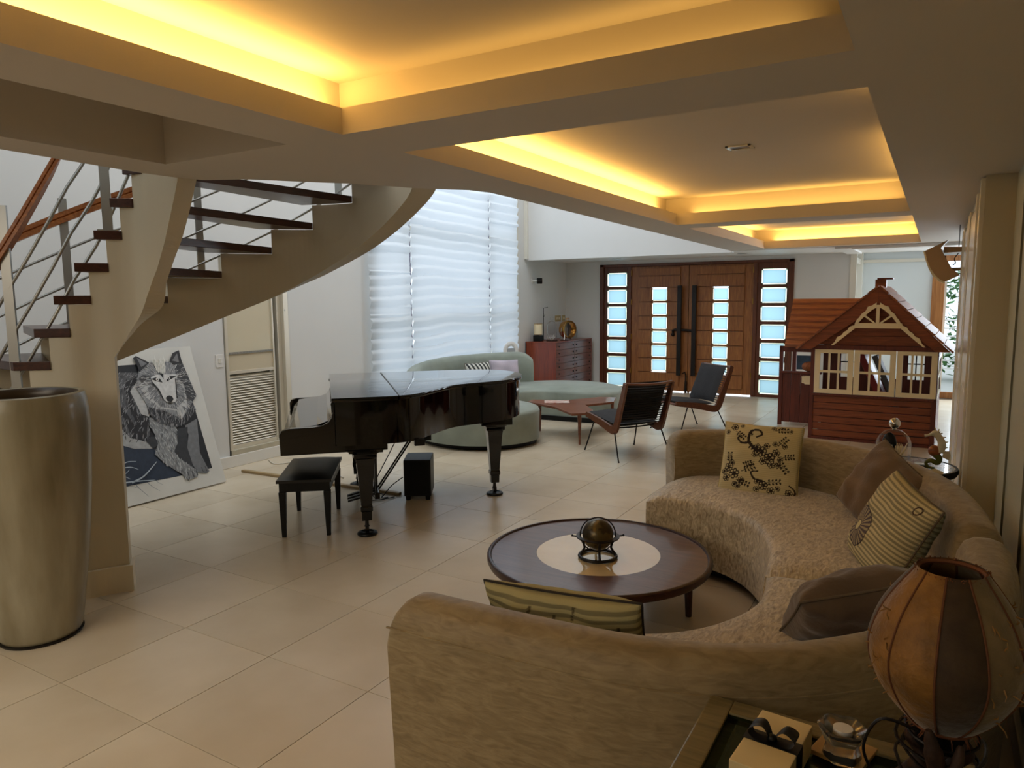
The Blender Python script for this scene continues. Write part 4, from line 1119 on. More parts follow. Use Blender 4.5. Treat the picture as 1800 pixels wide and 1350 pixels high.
for x, y, a, L in ((.75,.50,-.9,.16),(.78,.55,.2,.14),(.72,.70,.9,.14),(.30,.32,.5,.16),(.24,.20,-.3,.16),(.60,.20,.2,.18),(.52,.58,2.6,.16),(.44,.46,3.6,.12),(.16,.86,-.6,.14),(.66,.92,.1,.14),(.12,.42,1.6,.12)): leafs(FG, x, y, a, L)
rcurve(FG, [(.44,.62),(.34,.74),(.36,.88),(.46,.90),(.50,.84),(.44,.80)], .017)
rcurve(FG, [(.36,.72),(.26,.70),(.20,.76),(.24,.80)], .013)
rcurve(FG, [(.56,.22),(.46,.24),(.42,.32),(.50,.34)], .012)
rcurve(FG, [(.84,.06),(.94,.04),(.97,.14),(.90,.20)], .014)
def floral(u, v):
    if FG[min(FN-1, int(v*FN)), min(FN-1, int(u*FN))]: return (44,36,34)
    s = .96+.04*math.sin(v*240); return (208*s, 196*s, 154*s)
SG = raster()
def sunburst(u, v):
    s = 1.0 if int(v*44) % 2 else .70
    c = (210*s, 197*s, 154*s)
    dx, dy = (u-.29)/.23, (v-.36)/.23; r = math.hypot(dx, dy)
    if r < 1.0:
        if r < .28: return (206,198,150) if r < .24 else (50,40,44)
        if r > .95: return (50,40,48)
        a = math.atan2(dy, dx); return (88,78,84) if int((a+PI)/(2*PI)*46) % 2 else (168,154,122)
    d2 = math.hypot((u-.86)/.05, (v-.88)/.05)
    if .7 < d2 < 1: return (70,50,48)
    return c
def stripe_back(u, v):
    s = 1.0 if int(v*34) % 2 else .7
    return (142*s, 148*s, 128*s)
GG = raster()
for x_, y_ in ((.2,.3),): pass
for pts in ([(.05,.2),(.14,.5),(.12,.8)], [(.14,.5),(.24,.62),(.22,.78)], [(.30,.2),(.42,.5),(.38,.95)], [(.42,.5),(.52,.7),(.50,.86)], [(.42,.55),(.32,.66)], [(.62,.1),(.70,.5),(.66,.9)], [(.70,.45),(.82,.62),(.80,.8)], [(.86,.1),(.92,.5),(.86,.8)], [(.58,.3),(.50,.46)]): rcurve(GG, pts, .016)
def reed(u, v):
    s = 1.0 if int(v*26) % 2 else .72
    if GG[min(FN-1, int(v*FN)), min(FN-1, int(u*FN))]: return (100*s, 92*s, 66*s)
    return (172*s, 164*s, 120*s)
def plain(c):
    def f(u, v):
        s = .94+.06*math.sin(9*u+5*v)*math.cos(8*v-3*u); return (c[0]*s, c[1]*s, c[2]*s)
    return f
pillow('pillow', (2.285, 2.93, .625), .46, .14, .06, -.42, .02, floral, 'cream pillow with black floral print on the far sofa section', n=150, piping=M['pipe_cream'], wr=.5)
pillow('pillow', (2.96, 2.60, .61), .41, .19, -.75, -.42, .42, plain((124,102,80)), 'plain taupe suede pillow between the floral and sunburst pillows', m=M['suede'], wr=1, seed=3)
pillow('pillow', (3.05, 1.86, .62), .42, .20, -1.05, -.42, .18, sunburst, 'cream striped pillow with purple sunburst medallion', n=150, colb=stripe_back, piping=M['pipe'], wr=.6, seed=5)
pillow('pillow', (2.99, .89, .645), .41, .20, -2.42, -.9, .32, plain((106,88,72)), 'dark taupe corduroy pillow nearest the table lamp', m=M['suede'], wr=1, seed=8)
pillow('pillow', (2.235, .375, .585), .52, .15, PI+.05, -.30, .05, reed, 'olive striped pillow with branch pattern against the near sofa back', n=110, piping=mat('black_piping', (40,34,28), .8), wr=1, seed=9, hgt=.34)
# ================================================================ sage sofa by the window
gs = empty('curved_green_sofa', (-1.6, 6.5, 0), 0, 'curved sage green velvet sofa in front of the white blinds', 'sofa')
GM = T(1.6, -6.5, 0)
def poly_ccw(P):
    a = sum(P[i][0]*P[(i+1) % len(P)][1]-P[(i+1) % len(P)][0]*P[i][1] for i in range(len(P)))
    return P if a > 0 else P[::-1]
def cushion_from_outline(pts, z0, z1, r, name, m, par, mtx, inner=.0, n=6, dome=.012):
    P = [(p.x, p.y) for p in spline([(a, b, 0) for a, b in pts], n, closed=True)]; P = poly_ccw(P); N = len(P)
    vs = []; fs = []; rings = []
    levels = [(0, z0), (0, z0+(z1-z0)*.5), (-.004, z1-r), (r*.3, z1-r*.3), (r, z1), (r*2.2, z1+dome*.5), (r*4, z1+dome)]
    for d, z in levels:
        Q = inset(P, d) if d else P
        if d > r*1.01:
            cx = sum(p[0] for p in P)/N; cy = sum(p[1] for p in P)/N
            Q = inset(P, min(d, .09))
        vs += [(x, y, z) for x, y in Q]
    for i in range(len(levels)-1):
        for k in range(N): fs.append((i*N+k, i*N+(k+1) % N, (i+1)*N+(k+1) % N, (i+1)*N+k))
    b = MB().add(vs, fs, True); b.f += [tuple(k for k in reversed(range(N))), tuple((len(levels)-1)*N+k for k in range(N))]; b.sm += [False, True]
    me = bpy.data.meshes.new(name); me.from_pydata(b.v, [], b.f); me.update(); me.transform(mtx)
    bm = bmesh.new(); bm.from_mesh(me); bm.faces.ensure_lookup_table()
    bmesh.ops.triangulate(bm, faces=[f for f in bm.faces if len(f.verts) > 4]); bmesh.ops.recalc_face_normals(bm, faces=bm.faces)
    for f in bm.faces: f.smooth = True
    bm.to_mesh(me); bm.free(); me.set_sharp_from_angle(angle=math.radians(50)); me.materials.append(m)
    o = bpy.data.objects.new(name, me); COL.objects.link(o); o.parent = par; return o
GP = [(-.40,7.28),(-.58,7.85),(-1.15,8.18),(-1.85,7.98),(-2.36,7.25),(-2.52,6.3),(-2.34,5.4),(-1.85,4.88),(-1.25,4.72),(-.78,4.95),(-.62,5.42),(-.88,5.86),(-1.45,6.12),(-1.62,6.5),(-1.42,6.92),(-.95,6.98),(-.52,7.04)]
cushion_from_outline(GP, .06, .40, .035, 'seat', M['green'], gs, GM)
cx_, cy_ = -1.5, 6.5
base = [(x+(cx_-x)*.07, y+(cy_-y)*.05) for x, y in GP]
MB().prism(poly_ccw([(p.x, p.y) for p in spline([(a, b, 0) for a, b in base], 6, closed=True)]), 0, .062).build('plinth', M['black'], gs, mtx=GM)
for (x, y) in ((-.80, 4.94), (-1.15, 6.95)):
    pass
# backrest
BK = resample([Vector(p) for p in spline([(-1.90,7.70,0),(-2.28,7.25,0),(-2.46,6.5,0),(-2.44,5.9,0),(-2.2,5.35,0),(-1.95,5.12,0)], 8)], 41)
vs = []; fs = []; hs = []
cross = [(0,.36),(-.01,.6),(.0,.78),(.03,.835),(.08,.85),(.13,.835),(.16,.78),(.165,.6),(.15,.06),(.03,.06)]
out = offset_curve(BK, 1)
for i, p in enumerate(BK):
    d = (out[i]-p).normalized(); s = i/40
    top = 1.0-.22*max(0, (s-.45)/.55)**1.6; e = min(i, 40-i); dr = (.10, .04, .012)[e] if e < 3 else 0
    for o_, z in cross: vs.append(tuple(p-d*0+d*(-o_ if False else o_)+Vector((0,0,(z if z < .4 else .4+(z-.4)*top-dr*min(1, max(0, (z-.5)*4)))))))
m = len(cross)
for i in range(40):
    for k in range(m): fs.append((i*m+k, i*m+(k+1) % m, (i+1)*m+(k+1) % m, (i+1)*m+k))
b = MB().add(vs, fs, True); b.f += [tuple(range(m)), tuple(40*m+k for k in reversed(range(m)))]; b.sm += [False, False]
gb_ = b.build('backrest', M['green'], gs, mtx=GM); gb_.data.set_sharp_from_angle(angle=math.radians(60))
def stripes_bw(u, v): return (214,214,206) if int((u+v*.3)*13) % 2 else (52,56,56)
pillow('pillow', (-2.14, 6.60, .60), .42, .12, 1.25, -.25, 0, stripes_bw, 'black and white striped cushion on the sage sofa', n=60, piping=M['pipe'], hgt=.34)
pillow('pillow', (-1.98, 7.02, .60), .44, .12, 1.0, -.28, .03, plain((196,186,198)), 'pale lavender cushion beside the striped one on the sage sofa', n=40, piping=mat('lavender_piping', (186,176,188), .8), hgt=.36, m=M['suede'])
# white arched purifier on the floor behind the sofa
ar = empty('arched_fan', (-2.52, 8.10, 0), math.radians(62), 'small white arch-shaped bladeless fan standing behind the sage sofa back', 'fan')
MB().lathe([(.0,0),(.10,0),(.11,.02),(.10,.5),(.08,.56),(0,.57)], (0,0,0), 28, False, False).build('base', M['white'], ar)
P = [(-.10,0,.56)]+[(-.10*math.cos(a), 0, .82+.11*math.sin(a)) for a in [PI*k/14 for k in range(15)]]+[(.10,0,.56)]
MB().tube(P, .017, 10, squash=2.2).build('arch', M['white'], ar)
MB().box(-.075, -.01, .57, .075, .01, .86).build('inner_panel', mat('grey_plastic', (168,172,174), .4), ar)

# ================================================================ boomerang coffee table
bt = empty('boomerang_table', (-.55, 6.15, 0), 0, 'low angular three-armed wooden coffee table between sage sofa and lounge chairs', 'coffee table')
TP = [(-1.10,6.10),(-.60,5.85),(-.22,5.50),(-.08,5.62),(-.12,5.84),(-.36,6.16),(-.16,6.55),(-.28,6.92),(-.48,6.88),(-.72,6.42),(-1.14,6.26)]
MB().prism(poly_ccw(TP), .345, .372).build('top', M['teak_x'], bt, mtx=T(.55, -6.15, 0), bevel=.004)
for x, y in ((-.20,5.66),(-.25,6.72),(-.98,6.18),(-.46,6.2)): MB().tube([(x+.55, y-6.15, .346), (x*1.0+.55, y-6.15, 0)], [.022,.012], 12).build('leg', M['teak_x'], bt)
mg = MB().box(-.15, -.11, 0, .15, .11, .012).build('magazine', mat('magazine_cover', (222,214,204), .4, noise=.35, nscale=14, rgb2=(186,120,100)), None, bevel=.002)
mg.location = (-.74, 6.17, .373); mg.rotation_euler = (0,0,.5); tag(mg, 'open white magazine lying on the boomerang coffee table', 'magazine')

# ================================================================ lounge chairs
def lounge(loc, rz, label, seed):
    r = empty('lounge_chair', loc, rz, label, 'chair', 'wooden lounge chairs with charcoal cushions')   # faces local +x
    W2 = .27
    side = spline([(.36,0,.385),(.20,0,.365),(.0,0,.33),(-.14,0,.30),(-.205,0,.30),(-.245,0,.34),(-.30,0,.48),(-.37,0,.66),(-.415,0,.79)], 6)
    for s in (-1, 1):
        b = MB(); vs = []; fs = []; n = len(side)
        for i, p in enumerate(side):
            t = (side[min(i+1, n-1)]-side[max(i-1, 0)]).normalized(); nn = Vector((t.z, 0, -t.x)); w = .026+.014*math.sin(PI*i/(n-1))
            for dy in (-.013, .013):
                for k in (-1, 1): vs.append(p+nn*w*k+Vector((0, s*W2+dy, 0)))
        for i in range(n-1):
            a = i*4; c = a+4
            fs += [(a, a+1, c+1, c), (a+2, c+2, c+3, a+3), (a, c, c+2, a+2), (a+1, a+3, c+3, c+1)]
        fs += [(0,2,3,1), ((n-1)*4, (n-1)*4+1, (n-1)*4+3, (n-1)*4+2)]
        b.add(vs, fs, False).build('side_frame', M['teak'], r, bevel=.003)
    # curved top rail and front rail
    tr = [(-.415-.035*(1-(y/W2)**2), y, .775+.012*(abs(y)/W2)**2) for y in [W2*(-1+2*k/12) for k in range(13)]]
    MB().tube(tr, .022, 10, squash=.6).build('top_rail', M['teak'], r)
    MB().tube([(.35, -W2, .375), (.35, W2, .375)], .016, 10).build('front_rail', M['teak'], r)
    # elastic straps across the back and seat: a ribbed webbing
    for k in range(16):
        t = k/15; p = Vector((-.235-.165*t, 0, .36+.38*t)); bow = .035
        pts = [(p.x-bow*(1-(y/W2)**2), y, p.z) for y in [W2*.96*(-1+2*j/8) for j in range(9)]]
        MB().tube(pts, .0085, 6, squash=.5).build('back_strap', M['black'], r)
    for k in range(7):
        x = -.12+.42*k/6; z = .31+.055*k/6
        MB().tube([(x, y, z-.012*(1-(y/W2)**2)) for y in [W2*.96*(-1+2*j/6) for j in range(7)]], .008, 6).build('seat_strap', M['black'], r)
    # cushions
    def pad(A, B, t, name, nx=10, ny=10):
        A, B = Vector(A), Vector(B); d = (B-A); L = d.length; dn = d.normalized(); nn = Vector((-dn.z, 0, dn.x)); vs = []; fs = []; rn = random.Random(seed)
        if nn.z < 0: nn = -nn
        for sd in (1, -1):
            for j in range(ny+1):
                for i in range(nx+1):
                    u, v = -1+2*i/nx, -1+2*j/ny; e = max(0, (1-u**4)*(1-v**4))**.5
                    wv = .006*math.sin(6*v+seed)*e
                    vs.append(A+dn*L*(u+1)/2+Vector((0, v*(W2-.022), 0))+nn*(t*(.5+.5*sd*e)+wv*(sd > 0)))
        N = (nx+1)*(ny+1)
        for s in (0, 1):
            for j in range(ny):
                for i in range(nx):
                    a = s*N+j*(nx+1)+i; q = (a, a+1, a+nx+2, a+nx+1); fs.append(q if s == 0 else q[::-1])
        MB().add(vs, fs, True).build(name, M['cushion_black'], r)
    pad((-.19,0,.325), (.36,0,.385), .055, 'seat_cushion')
    pad((-.385,0,.78), (-.21,0,.365), .055, 'back_cushion')
    # four thin splayed metal legs
    for x, y, fx, fy in ((.20,W2,.33,.31),(.20,-W2,.33,-.31),(-.20,W2,-.36,.31),(-.20,-W2,-.36,-.31)):
        MB().tube([(x, y, .33), (fx, fy, 0)], .0075, 8).ball((fx, fy, .008), .010, seg=8, rings=6).build('leg', M['iron'], r)
    return r
lounge((.42, 5.48, 0), math.atan2(.41, -.555), 'wooden lounge chair seen from behind, back to the champagne sofa', 1)
lounge((.60, 7.06, 0), math.atan2(-.76, -.60), 'wooden lounge chair near the front door showing its charcoal seat and back cushions', 2)

# ================================================================ dresser and the things on it
dz = .89
dr = empty('dresser', (-2.46, 9.66, 0), 0, 'rosewood dresser with many small drawers against the left wall', 'dresser')
x0, x1, y0, y1 = -.275, .29, -.71, .71
MB().box(x0, y0, .08, x1, y0+.02, dz).box(x0, y1-.02, .08, x1, y1, dz).box(x0, y0, .08, x0+.02, y1, dz).box(x0, y0, .08, x1-.03, y1, .10).build('carcass', M['dresser_side'], dr, bevel=.002)
MB().box(x0, y0-.004, dz, x1+.004, y1+.004, dz+.018).build('top', M['dresser_side'], dr, bevel=.003)
for x in (x0+.05, x1-.06):
    for y in (y0+.06, y1-.06): MB().tube([(x, y, .08), (x, y, 0)], [.022,.014], 10).build('leg', M['iron'], dr)
MB().box(x0+.03, y0+.02, .10, x1-.025, y1-.02, dz-.005).build('inner_case', M['dresser_side'], dr)
for c in range(2):
    ya, yb = (y0+.022, -.003) if c == 0 else (.003, y1-.022)
    for r_i in range(7):
        za = .105+r_i*.112
        d = MB().box(x1-.024, ya, za, x1, yb, za+.108).build('drawer', M['dresser_front'], dr, bevel=.002)
        for yk in (ya+.09 if c == 0 else yb-.09, yb-.06 if c == 0 else ya+.06):
            MB().lathe([(.006,0),(.008,.006),(.012,.012),(.012,.018),(.0,.02)], (0,0,0), 10, True, False).build('knob', M['iron'], d, mtx=T(x1-.001, yk, za+.055) @ Matrix.Rotation(PI/2, 4, 'Y'))
tz = dz+.018
cn = empty('candle_lamp', (-2.60, 9.15, tz), 0, 'white cylinder lamp on a black cube base, leftmost on the dresser', 'lamp')
MB().box(-.065,-.065,0,.065,.065,.10).build('base', M['black'], cn, bevel=.004)
MB().lathe([(.07,.115),(.07,.29)], (0,0,0), 28).build('shade', M['house_cream'], cn)
MB().lathe([(.073,.11),(.073,.118)], (0,0,0), 28).lathe([(.073,.288),(.073,.296)], (0,0,0), 28).build('ring', M['brass'], cn)
fr = empty('wire_frame', (-2.66, 9.45, tz), 0, 'thin dark wire frame rising behind the cylinder lamp on the dresser', 'ornament')
MB().tube([(0,0,0),(0,0,.55),(0,.16,.56)], .006, 6).tube([(0,0,.40),(.0,.03,.41),(0,.05,.44)], .004, 6).build('wire', M['iron'], fr)
MB().lathe([(.04,0),(.04,.012)], (0,0,0), 16).build('foot', M['iron'], fr)
def cloche(name, loc, r, h, label, inside, parent_label=None, base=True):
    o = empty(name, loc, 0, label, 'cloche')
    pr = [(r,.012)]+[(r, .02+(h-r)*.9)]+[(r*math.cos(a), (h-r)+r*.0+ (r)*math.sin(a)*.98) for a in [PI/2*k/10 for k in range(1, 10)]]+[(.012, h-.004)]
    MB().lathe(pr, (0,0,0), 36, False, False).build('dome', M['glass'], o)
    MB().tube([(0,0,h-.006), (0,0,h+.02)], .012, 10).ball((0,0,h+.035), .026*r/.07 if r < .1 else .034, seg=16, rings=10).build('knob', inside[1], o)
    if base: MB().lathe([(r*1.12,0),(r*1.15,.006),(r*1.12,.012)], (0,0,0), 36).build('base', inside[0], o)
    return o
clc = cloche('glass_cloche', (-2.42, 9.30, tz), .085, .34, 'tall clear glass cloche over white coral, on the dresser', (M['iron'], M['glass']))
rc = random.Random(4); cm = MB()
for k in range(16):
    a = rc.uniform(0, 6.28); l = rc.uniform(.05,.11); cm.tube([(0,0,.014), (math.cos(a)*.03, math.sin(a)*.03, .04), (math.cos(a)*.055, math.sin(a)*.055, l)], [.010,.007,.003], 6)
cm.build('coral', M['white'], clc)
clc2 = cloche('glass_cloche', (-2.30, 9.52, tz), .06, .25, 'smaller clear glass cloche between the tall cloche and the gold ring mirror', (M['iron'], M['glass']))
MB().tube([(0,0,.012),(.01,0,.08),(-.01,.01,.13)], [.012,.008,.004], 8).build('coral', M['white'], clc2)
rg = empty('ring_mirror', (-2.36, 9.78, tz), math.radians(68), 'gold drum-shaped ring mirror standing on the dresser', 'mirror')
RX = Matrix.Rotation(PI/2, 4, 'X')
MB().lathe([(.125,-.06),(.15,-.06),(.155,-.05),(.155,.05),(.15,.06),(.125,.06),(.12,.0)], (0,0,0), 40, False, False).build('rim', M['gold'], rg, mtx=T(0,0,.175) @ RX)
MB().lathe([(0,.0),(.125,.0),(.125,.01),(0,.01)], (0,0,0), 40, False, False).build('mirror', M['silver'], rg, mtx=T(0,0,.175) @ RX)
MB().tube([(-.03,0,.33),(-.03,0,.37),(.03,0,.37),(.03,0,.33)], .006, 8).build('handle', M['gold'], rg)
for s in (-1, 1): MB().ball((s*.07, 0, .014), .018, .03, .014, seg=10, rings=8).build('foot', M['silver'], rg)
pl = MB().lathe([(0,.0),(.13,.0),(.15,.012),(.148,.016),(.13,.006),(0,.006)], (0,0,0), 36, False, False).build('silver_plate', mat('dull_pewter', (150,152,148), .3, metal=.7), None, mtx=Matrix.Rotation(math.radians(78), 4, 'Y') @ T(0,0,0))
pl.location = (-2.42, 10.12, tz+.15); tag(pl, 'round pewter plate standing behind the gold ring mirror', 'plate')
# things on the alcove wall
cam_ = empty('wall_camera', (XL, 9.22, 1.915), 0, 'round black camera on a white arm, high on the wall over the dresser', 'camera')
MB().tube([(0,0,0),(.05,.0,0),(.09,.05,0)], .011, 8).tube([(0,0,0),(.01,0,0)], .035, 16).build('bracket', M['white'], cam_)
MB().tube([(.07,.04,0),(.14,.09,0)], .048, 20).build('housing', M['black'], cam_)
for i, (y, w, lab) in enumerate(((10.17, .11, 'wide brass wall switch plate above the dresser'), (10.40, .06, 'narrow brass wall switch beside the wide one, next to the corner'))):
    s_ = empty('wall_switch', (XL, y, 1.26), 0, lab, 'switch')
    MB().box(0, -w, -.055, .008, w, .055).build('plate', mat('aged_brass_plate', (190,168,120), .4, metal=.5), s_, bevel=.002)
    MB().box(.008, -w*.6, -.02, .013, -w*.2, .02).build('rocker', M['house_cream'], s_); MB().box(.008, w*.2, -.02, .013, w*.6, .02).build('rocker', M['house_cream'], s_)

# ================================================================ playhouse
ph = empty('playhouse', (1.95, 7.25, 0), -.03, "red-brown wooden children's playhouse with cream windows", 'playhouse')
Hm, Hr, Hd, Hc = M['house'], M['house_roof'], M['house_dark'], M['house_cream']
Wd, Dp = 1.34, 1.0
def plank_row(x0, x1, y0, y1, z0, z1, n, m=Hm, par=None, gap=.004, bev=.004):
    h = (z1-z0)/n
    for i in range(n): MB().box(x0, y0, z0+i*h+gap, x1, y1, z0+(i+1)*h-gap).build('plank', m, par or ph, bevel=bev)
plank_row(.03, Wd-.03, 0, .018, .03, .50, 6)
MB().box(0, -.012, 0, .045, .03, 1.04).build('corner_post', Hd, ph, bevel=.003); MB().box(Wd-.05, -.012, 0, Wd, .03, 1.04).build('corner_post', Hd, ph, bevel=.003)
MB().box(0, -.03, 1.025, Wd, .03, 1.075).build('beam', Hd, ph, bevel=.003)
MB().box(0, -.02, 0, Wd, .02, .03).build('sill_board', Hd, ph)
MB().box(.03, -.03, .50, Wd-.03, .03, .525).build('sill_board', Hd, ph, bevel=.003)
for (a, b, ang) in ((.05, .475, 0), (.483, .918, 0), (.928, Wd-.01, 0)):
    w = empty('window_frame', (a, -.022, .53)); w.parent = ph
    ww, hh = b-a, .495; f = .06
    MB().box(0,-.012,0,ww,.012,f*.8).box(0,-.012,hh-f*.7,ww,.012,hh).box(0,-.012,f*.8,f,.012,hh-f*.7).box(ww-f,-.012,f*.8,ww,.012,hh-f*.7).build('frame', Hc, w, bevel=.002)
    iw = ww-2*f
    for k in (1, 2): MB().box(f+iw*k/3-.011, -.008, f*.8, f+iw*k/3+.011, .008, hh-f*.7).build('glazing_bar', Hc, w)
    MB().box(f, -.009, hh*.5-.013, ww-f, .009, hh*.5+.013).build('glazing_bar', Hc, w)
# gable planks
for i in range(4):
    z = 1.078+i*.105; w0 = (z-1.03)/(1.70-1.03); w1 = (z+.10-1.03)/(1.70-1.03); ax = .68
    MB().prism([(ax-.72*(1-w0)+.02, z), (ax+.72*(1-w0)-.02, z), (ax+.72*(1-w1)-.02, z+.10), (ax-.72*(1-w1)+.02, z+.10)], 0, .018, mtx=Matrix(((1,0,0,0),(0,0,1,0),(0,1,0,0),(0,0,0,1)))).build('plank', Hm, ph, bevel=.002)
MB().prism([(.62,1.50),(.74,1.50),(.70,1.68),(.66,1.68)], 0, .018, mtx=Matrix(((1,0,0,0),(0,0,1,0),(0,1,0,0),(0,0,0,1)))).build('plank', Hd, ph)
XZ = lambda y: Matrix(((1,0,0,0),(0,0,1,y),(0,1,0,0),(0,0,0,1)))
AP = (.715, 1.715)
def board(P, y, t, m, name, **kw): return MB().prism(P, 0, t, mtx=XZ(y)).build(name, m, ph, **kw)
board([(-.13,1.03),(.02,1.03),(AP[0],1.50),(AP[0],AP[1])], -.10, .02, Hd if False else Hm, 'bargeboard', bevel=.003)
board([(1.45,1.03),(AP[0],AP[1]),(AP[0],1.50),(1.31,1.03)][::1], -.10, .02, Hm, 'bargeboard', bevel=.003)
# roof slopes of the front gable, each board its own
def slope(p0, p1, y0, y1, n, m, t=.018):
    for i in range(n):
        a = Vector(p0).lerp(Vector(p1), i/n+.004); b = Vector(p0).lerp(Vector(p1), (i+1)/n-.004); d = (b-a).normalized(); nn = Vector((-d.y, d.x))
        if nn.y < 0: nn = -nn
        a2, b2 = a+nn*(t+.003), b+nn*(t-.003)
        MB().prism([tuple(a), tuple(b), tuple(b2), tuple(a2)], y0, y1, mtx=Matrix(((1,0,0,0),(0,0,1,0),(0,1,0,0),(0,0,0,1)))).build('roof_board', m, ph)
slope((-.15,1.02), AP, -.12, 1.05, 8, Hr)
slope((1.47,1.02), AP, -.12, 1.05, 8, Hr)
ck = MB().box(.635, .26, 1.60, .75, .38, 1.795).build('chimney', Hm, ph, bevel=.003); MB().box(.615, .24, 1.795, .77, .40, 1.812).build('cap', Hd, ck)
# cream fretwork
def fret(P, m=Hc, nm='fretwork'): return board(P, -.125, .018, m, nm, bevel=.002)
L_ = [(.235,1.078),(.262,1.078),(.50,1.278),(.472,1.30),(.430,1.285),(.405,1.245),(.37,1.225),(.345,1.19),(.300,1.17),(.275,1.115)]
fret(L_); fret([(1.445-x, z) for x, z in L_][::-1])
fret([(.47,1.270),(.98,1.270),(.965,1.325),(.485,1.325)])
fret([(.70,1.32),(.735,1.32),(.735,1.52),(.70,1.52)])
fret([(.485,1.325),(.52,1.325),(.58,1.40),(.66,1.47),(.70,1.49),(.70,1.545),(.655,1.515),(.61,1.50),(.59,1.455),(.55,1.425),(.52,1.38),(.50,1.36)])
fret([(1.435-x, z) for x, z in [(.485,1.325),(.52,1.325),(.58,1.40),(.66,1.47),(.70,1.49),(.70,1.545),(.655,1.515),(.61,1.50),(.59,1.455),(.55,1.425),(.52,1.38),(.50,1.36)]][::-1])
fret([(.695,1.33),(.68,1.32),(.57,1.40),(.585,1.415)]); fret([(1.435-x, z) for x, z in [(.695,1.33),(.68,1.32),(.57,1.40),(.585,1.415)]][::-1])
fret([(.67,1.325),(.655,1.32),(.60,1.365)]) if False else None
# side and back walls
plank_row(Wd-.018, Wd, .03, Dp, .03, .50, 6)
MB().box(Wd-.02, .03, .50, Wd, .10, 1.04).box(Wd-.02, Dp-.1, .50, Wd, Dp, 1.04).box(Wd-.02, .03, .96, Wd, Dp, 1.04).build('side_frame', Hd, ph)
sw_ = empty('window_frame', (Wd-.01, .10, .50)); sw_.parent = ph
MB().box(-.01,0,0,.01,.8,.04).box(-.01,0,.42,.01,.8,.46).box(-.01,.38,0,.01,.42,.46).box(-.008,0,.22,.008,.8,.245).build('frame', Hc, sw_)
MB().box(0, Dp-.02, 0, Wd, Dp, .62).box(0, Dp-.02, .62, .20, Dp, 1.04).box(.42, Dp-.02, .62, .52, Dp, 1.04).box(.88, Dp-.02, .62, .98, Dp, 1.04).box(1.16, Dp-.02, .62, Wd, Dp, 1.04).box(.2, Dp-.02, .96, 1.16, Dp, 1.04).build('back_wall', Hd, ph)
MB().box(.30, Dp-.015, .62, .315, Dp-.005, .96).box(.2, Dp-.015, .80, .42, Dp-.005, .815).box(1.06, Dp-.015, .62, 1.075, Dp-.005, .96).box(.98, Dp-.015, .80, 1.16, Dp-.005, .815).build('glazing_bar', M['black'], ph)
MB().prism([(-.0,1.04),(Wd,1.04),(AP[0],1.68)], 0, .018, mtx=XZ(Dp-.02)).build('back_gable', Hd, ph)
MB().box(.02, .02, .0, Wd-.02, Dp-.02, .025).build('floor_board', Hd, ph)
# front part narrower: squeeze x to the measured width
XS = .937
for o_ in list(ph.children):
    if o_.type == 'MESH':
        for v_ in o_.data.vertices: v_.co.x *= XS
    else:
        o_.location.x *= XS
        for q_ in o_.children:
            for v_ in q_.data.vertices: v_.co.x *= XS
# left wing, set back behind the front gable
YB, YE = .76, 1.52
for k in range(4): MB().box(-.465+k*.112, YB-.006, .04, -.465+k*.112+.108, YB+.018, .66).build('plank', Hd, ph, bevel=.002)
MB().box(-.50, YB-.015, 0, -.455, YB+.03, 1.0).build('corner_post', Hd, ph, bevel=.003)
MB().box(-.50, YB-.015, .93, .0, YB+.03, 1.0).build('beam', Hd, ph, bevel=.003); MB().box(-.49, YB-.025, .66, .0, YB+.05, .685).build('ledge', Hd, ph, bevel=.003)
MB().box(-.02, Dp-.02, 0, 0, YE, .66).box(-.02,Dp-.02,.66,0,Dp+.06,1.04).build('side_frame', Hd, ph)
def wing_slope(z0, y0, z1, y1, n):
    for i in range(n):
        t0, t1 = i/n+.006, (i+1)/n-.006
        ya, za, yb, zb2 = y0+(y1-y0)*t0, z0+(z1-z0)*t0, y0+(y1-y0)*t1, z0+(z1-z0)*t1
        xr = lambda z: max(-.12, .67-.81*max(0, (1.70-z)/(1.70-1.02)))
        if ya > Dp: xr = lambda z: .60
        MB().add([(-.43,ya,za),(xr(za),ya,za),(xr(zb2),yb,zb2),(-.43,yb,zb2),(-.43,ya,za+.034),(xr(za),ya,za+.034),(xr(zb2),yb,zb2+.014),(-.43,yb,zb2+.014)], [(0,3,2,1),(4,5,6,7),(0,1,5,4),(1,2,6,5),(2,3,7,6),(3,0,4,7)]).build('roof_board', Hr, ph)
wing_slope(.99, .68, 1.575, 1.14, 8); wing_slope(.99, 1.60, 1.575, 1.14, 6)
MB().add([(-.42,.80,.98),(-.42,1.5,.98),(-.42,1.14,1.52),(-.40,.80,.98),(-.40,1.5,.98),(-.40,1.14,1.52)], [(0,1,2),(3,5,4),(0,3,4,1),(1,4,5,2),(2,5,3,0)]).build('wing_gable', Hd, ph)
MB().box(-.49, YE-.02, 0, -.44, YE+.02, 1.0).box(-.49, YE-.02, 0, 0, YE, .3).build('rear_post', Hd, ph)
board([(-.105,.585),(-.01,.585),(.0,.675),(-.145,.675)], .26, .012, Hc, 'flower_box'); MB().box(-.13,.27,.595,-.002,.38,.605).box(-.14,.27,.60,-.128,.38,.675).box(-.14,.37,.60,-.002,.382,.675).build('flower_box', Hc, ph)
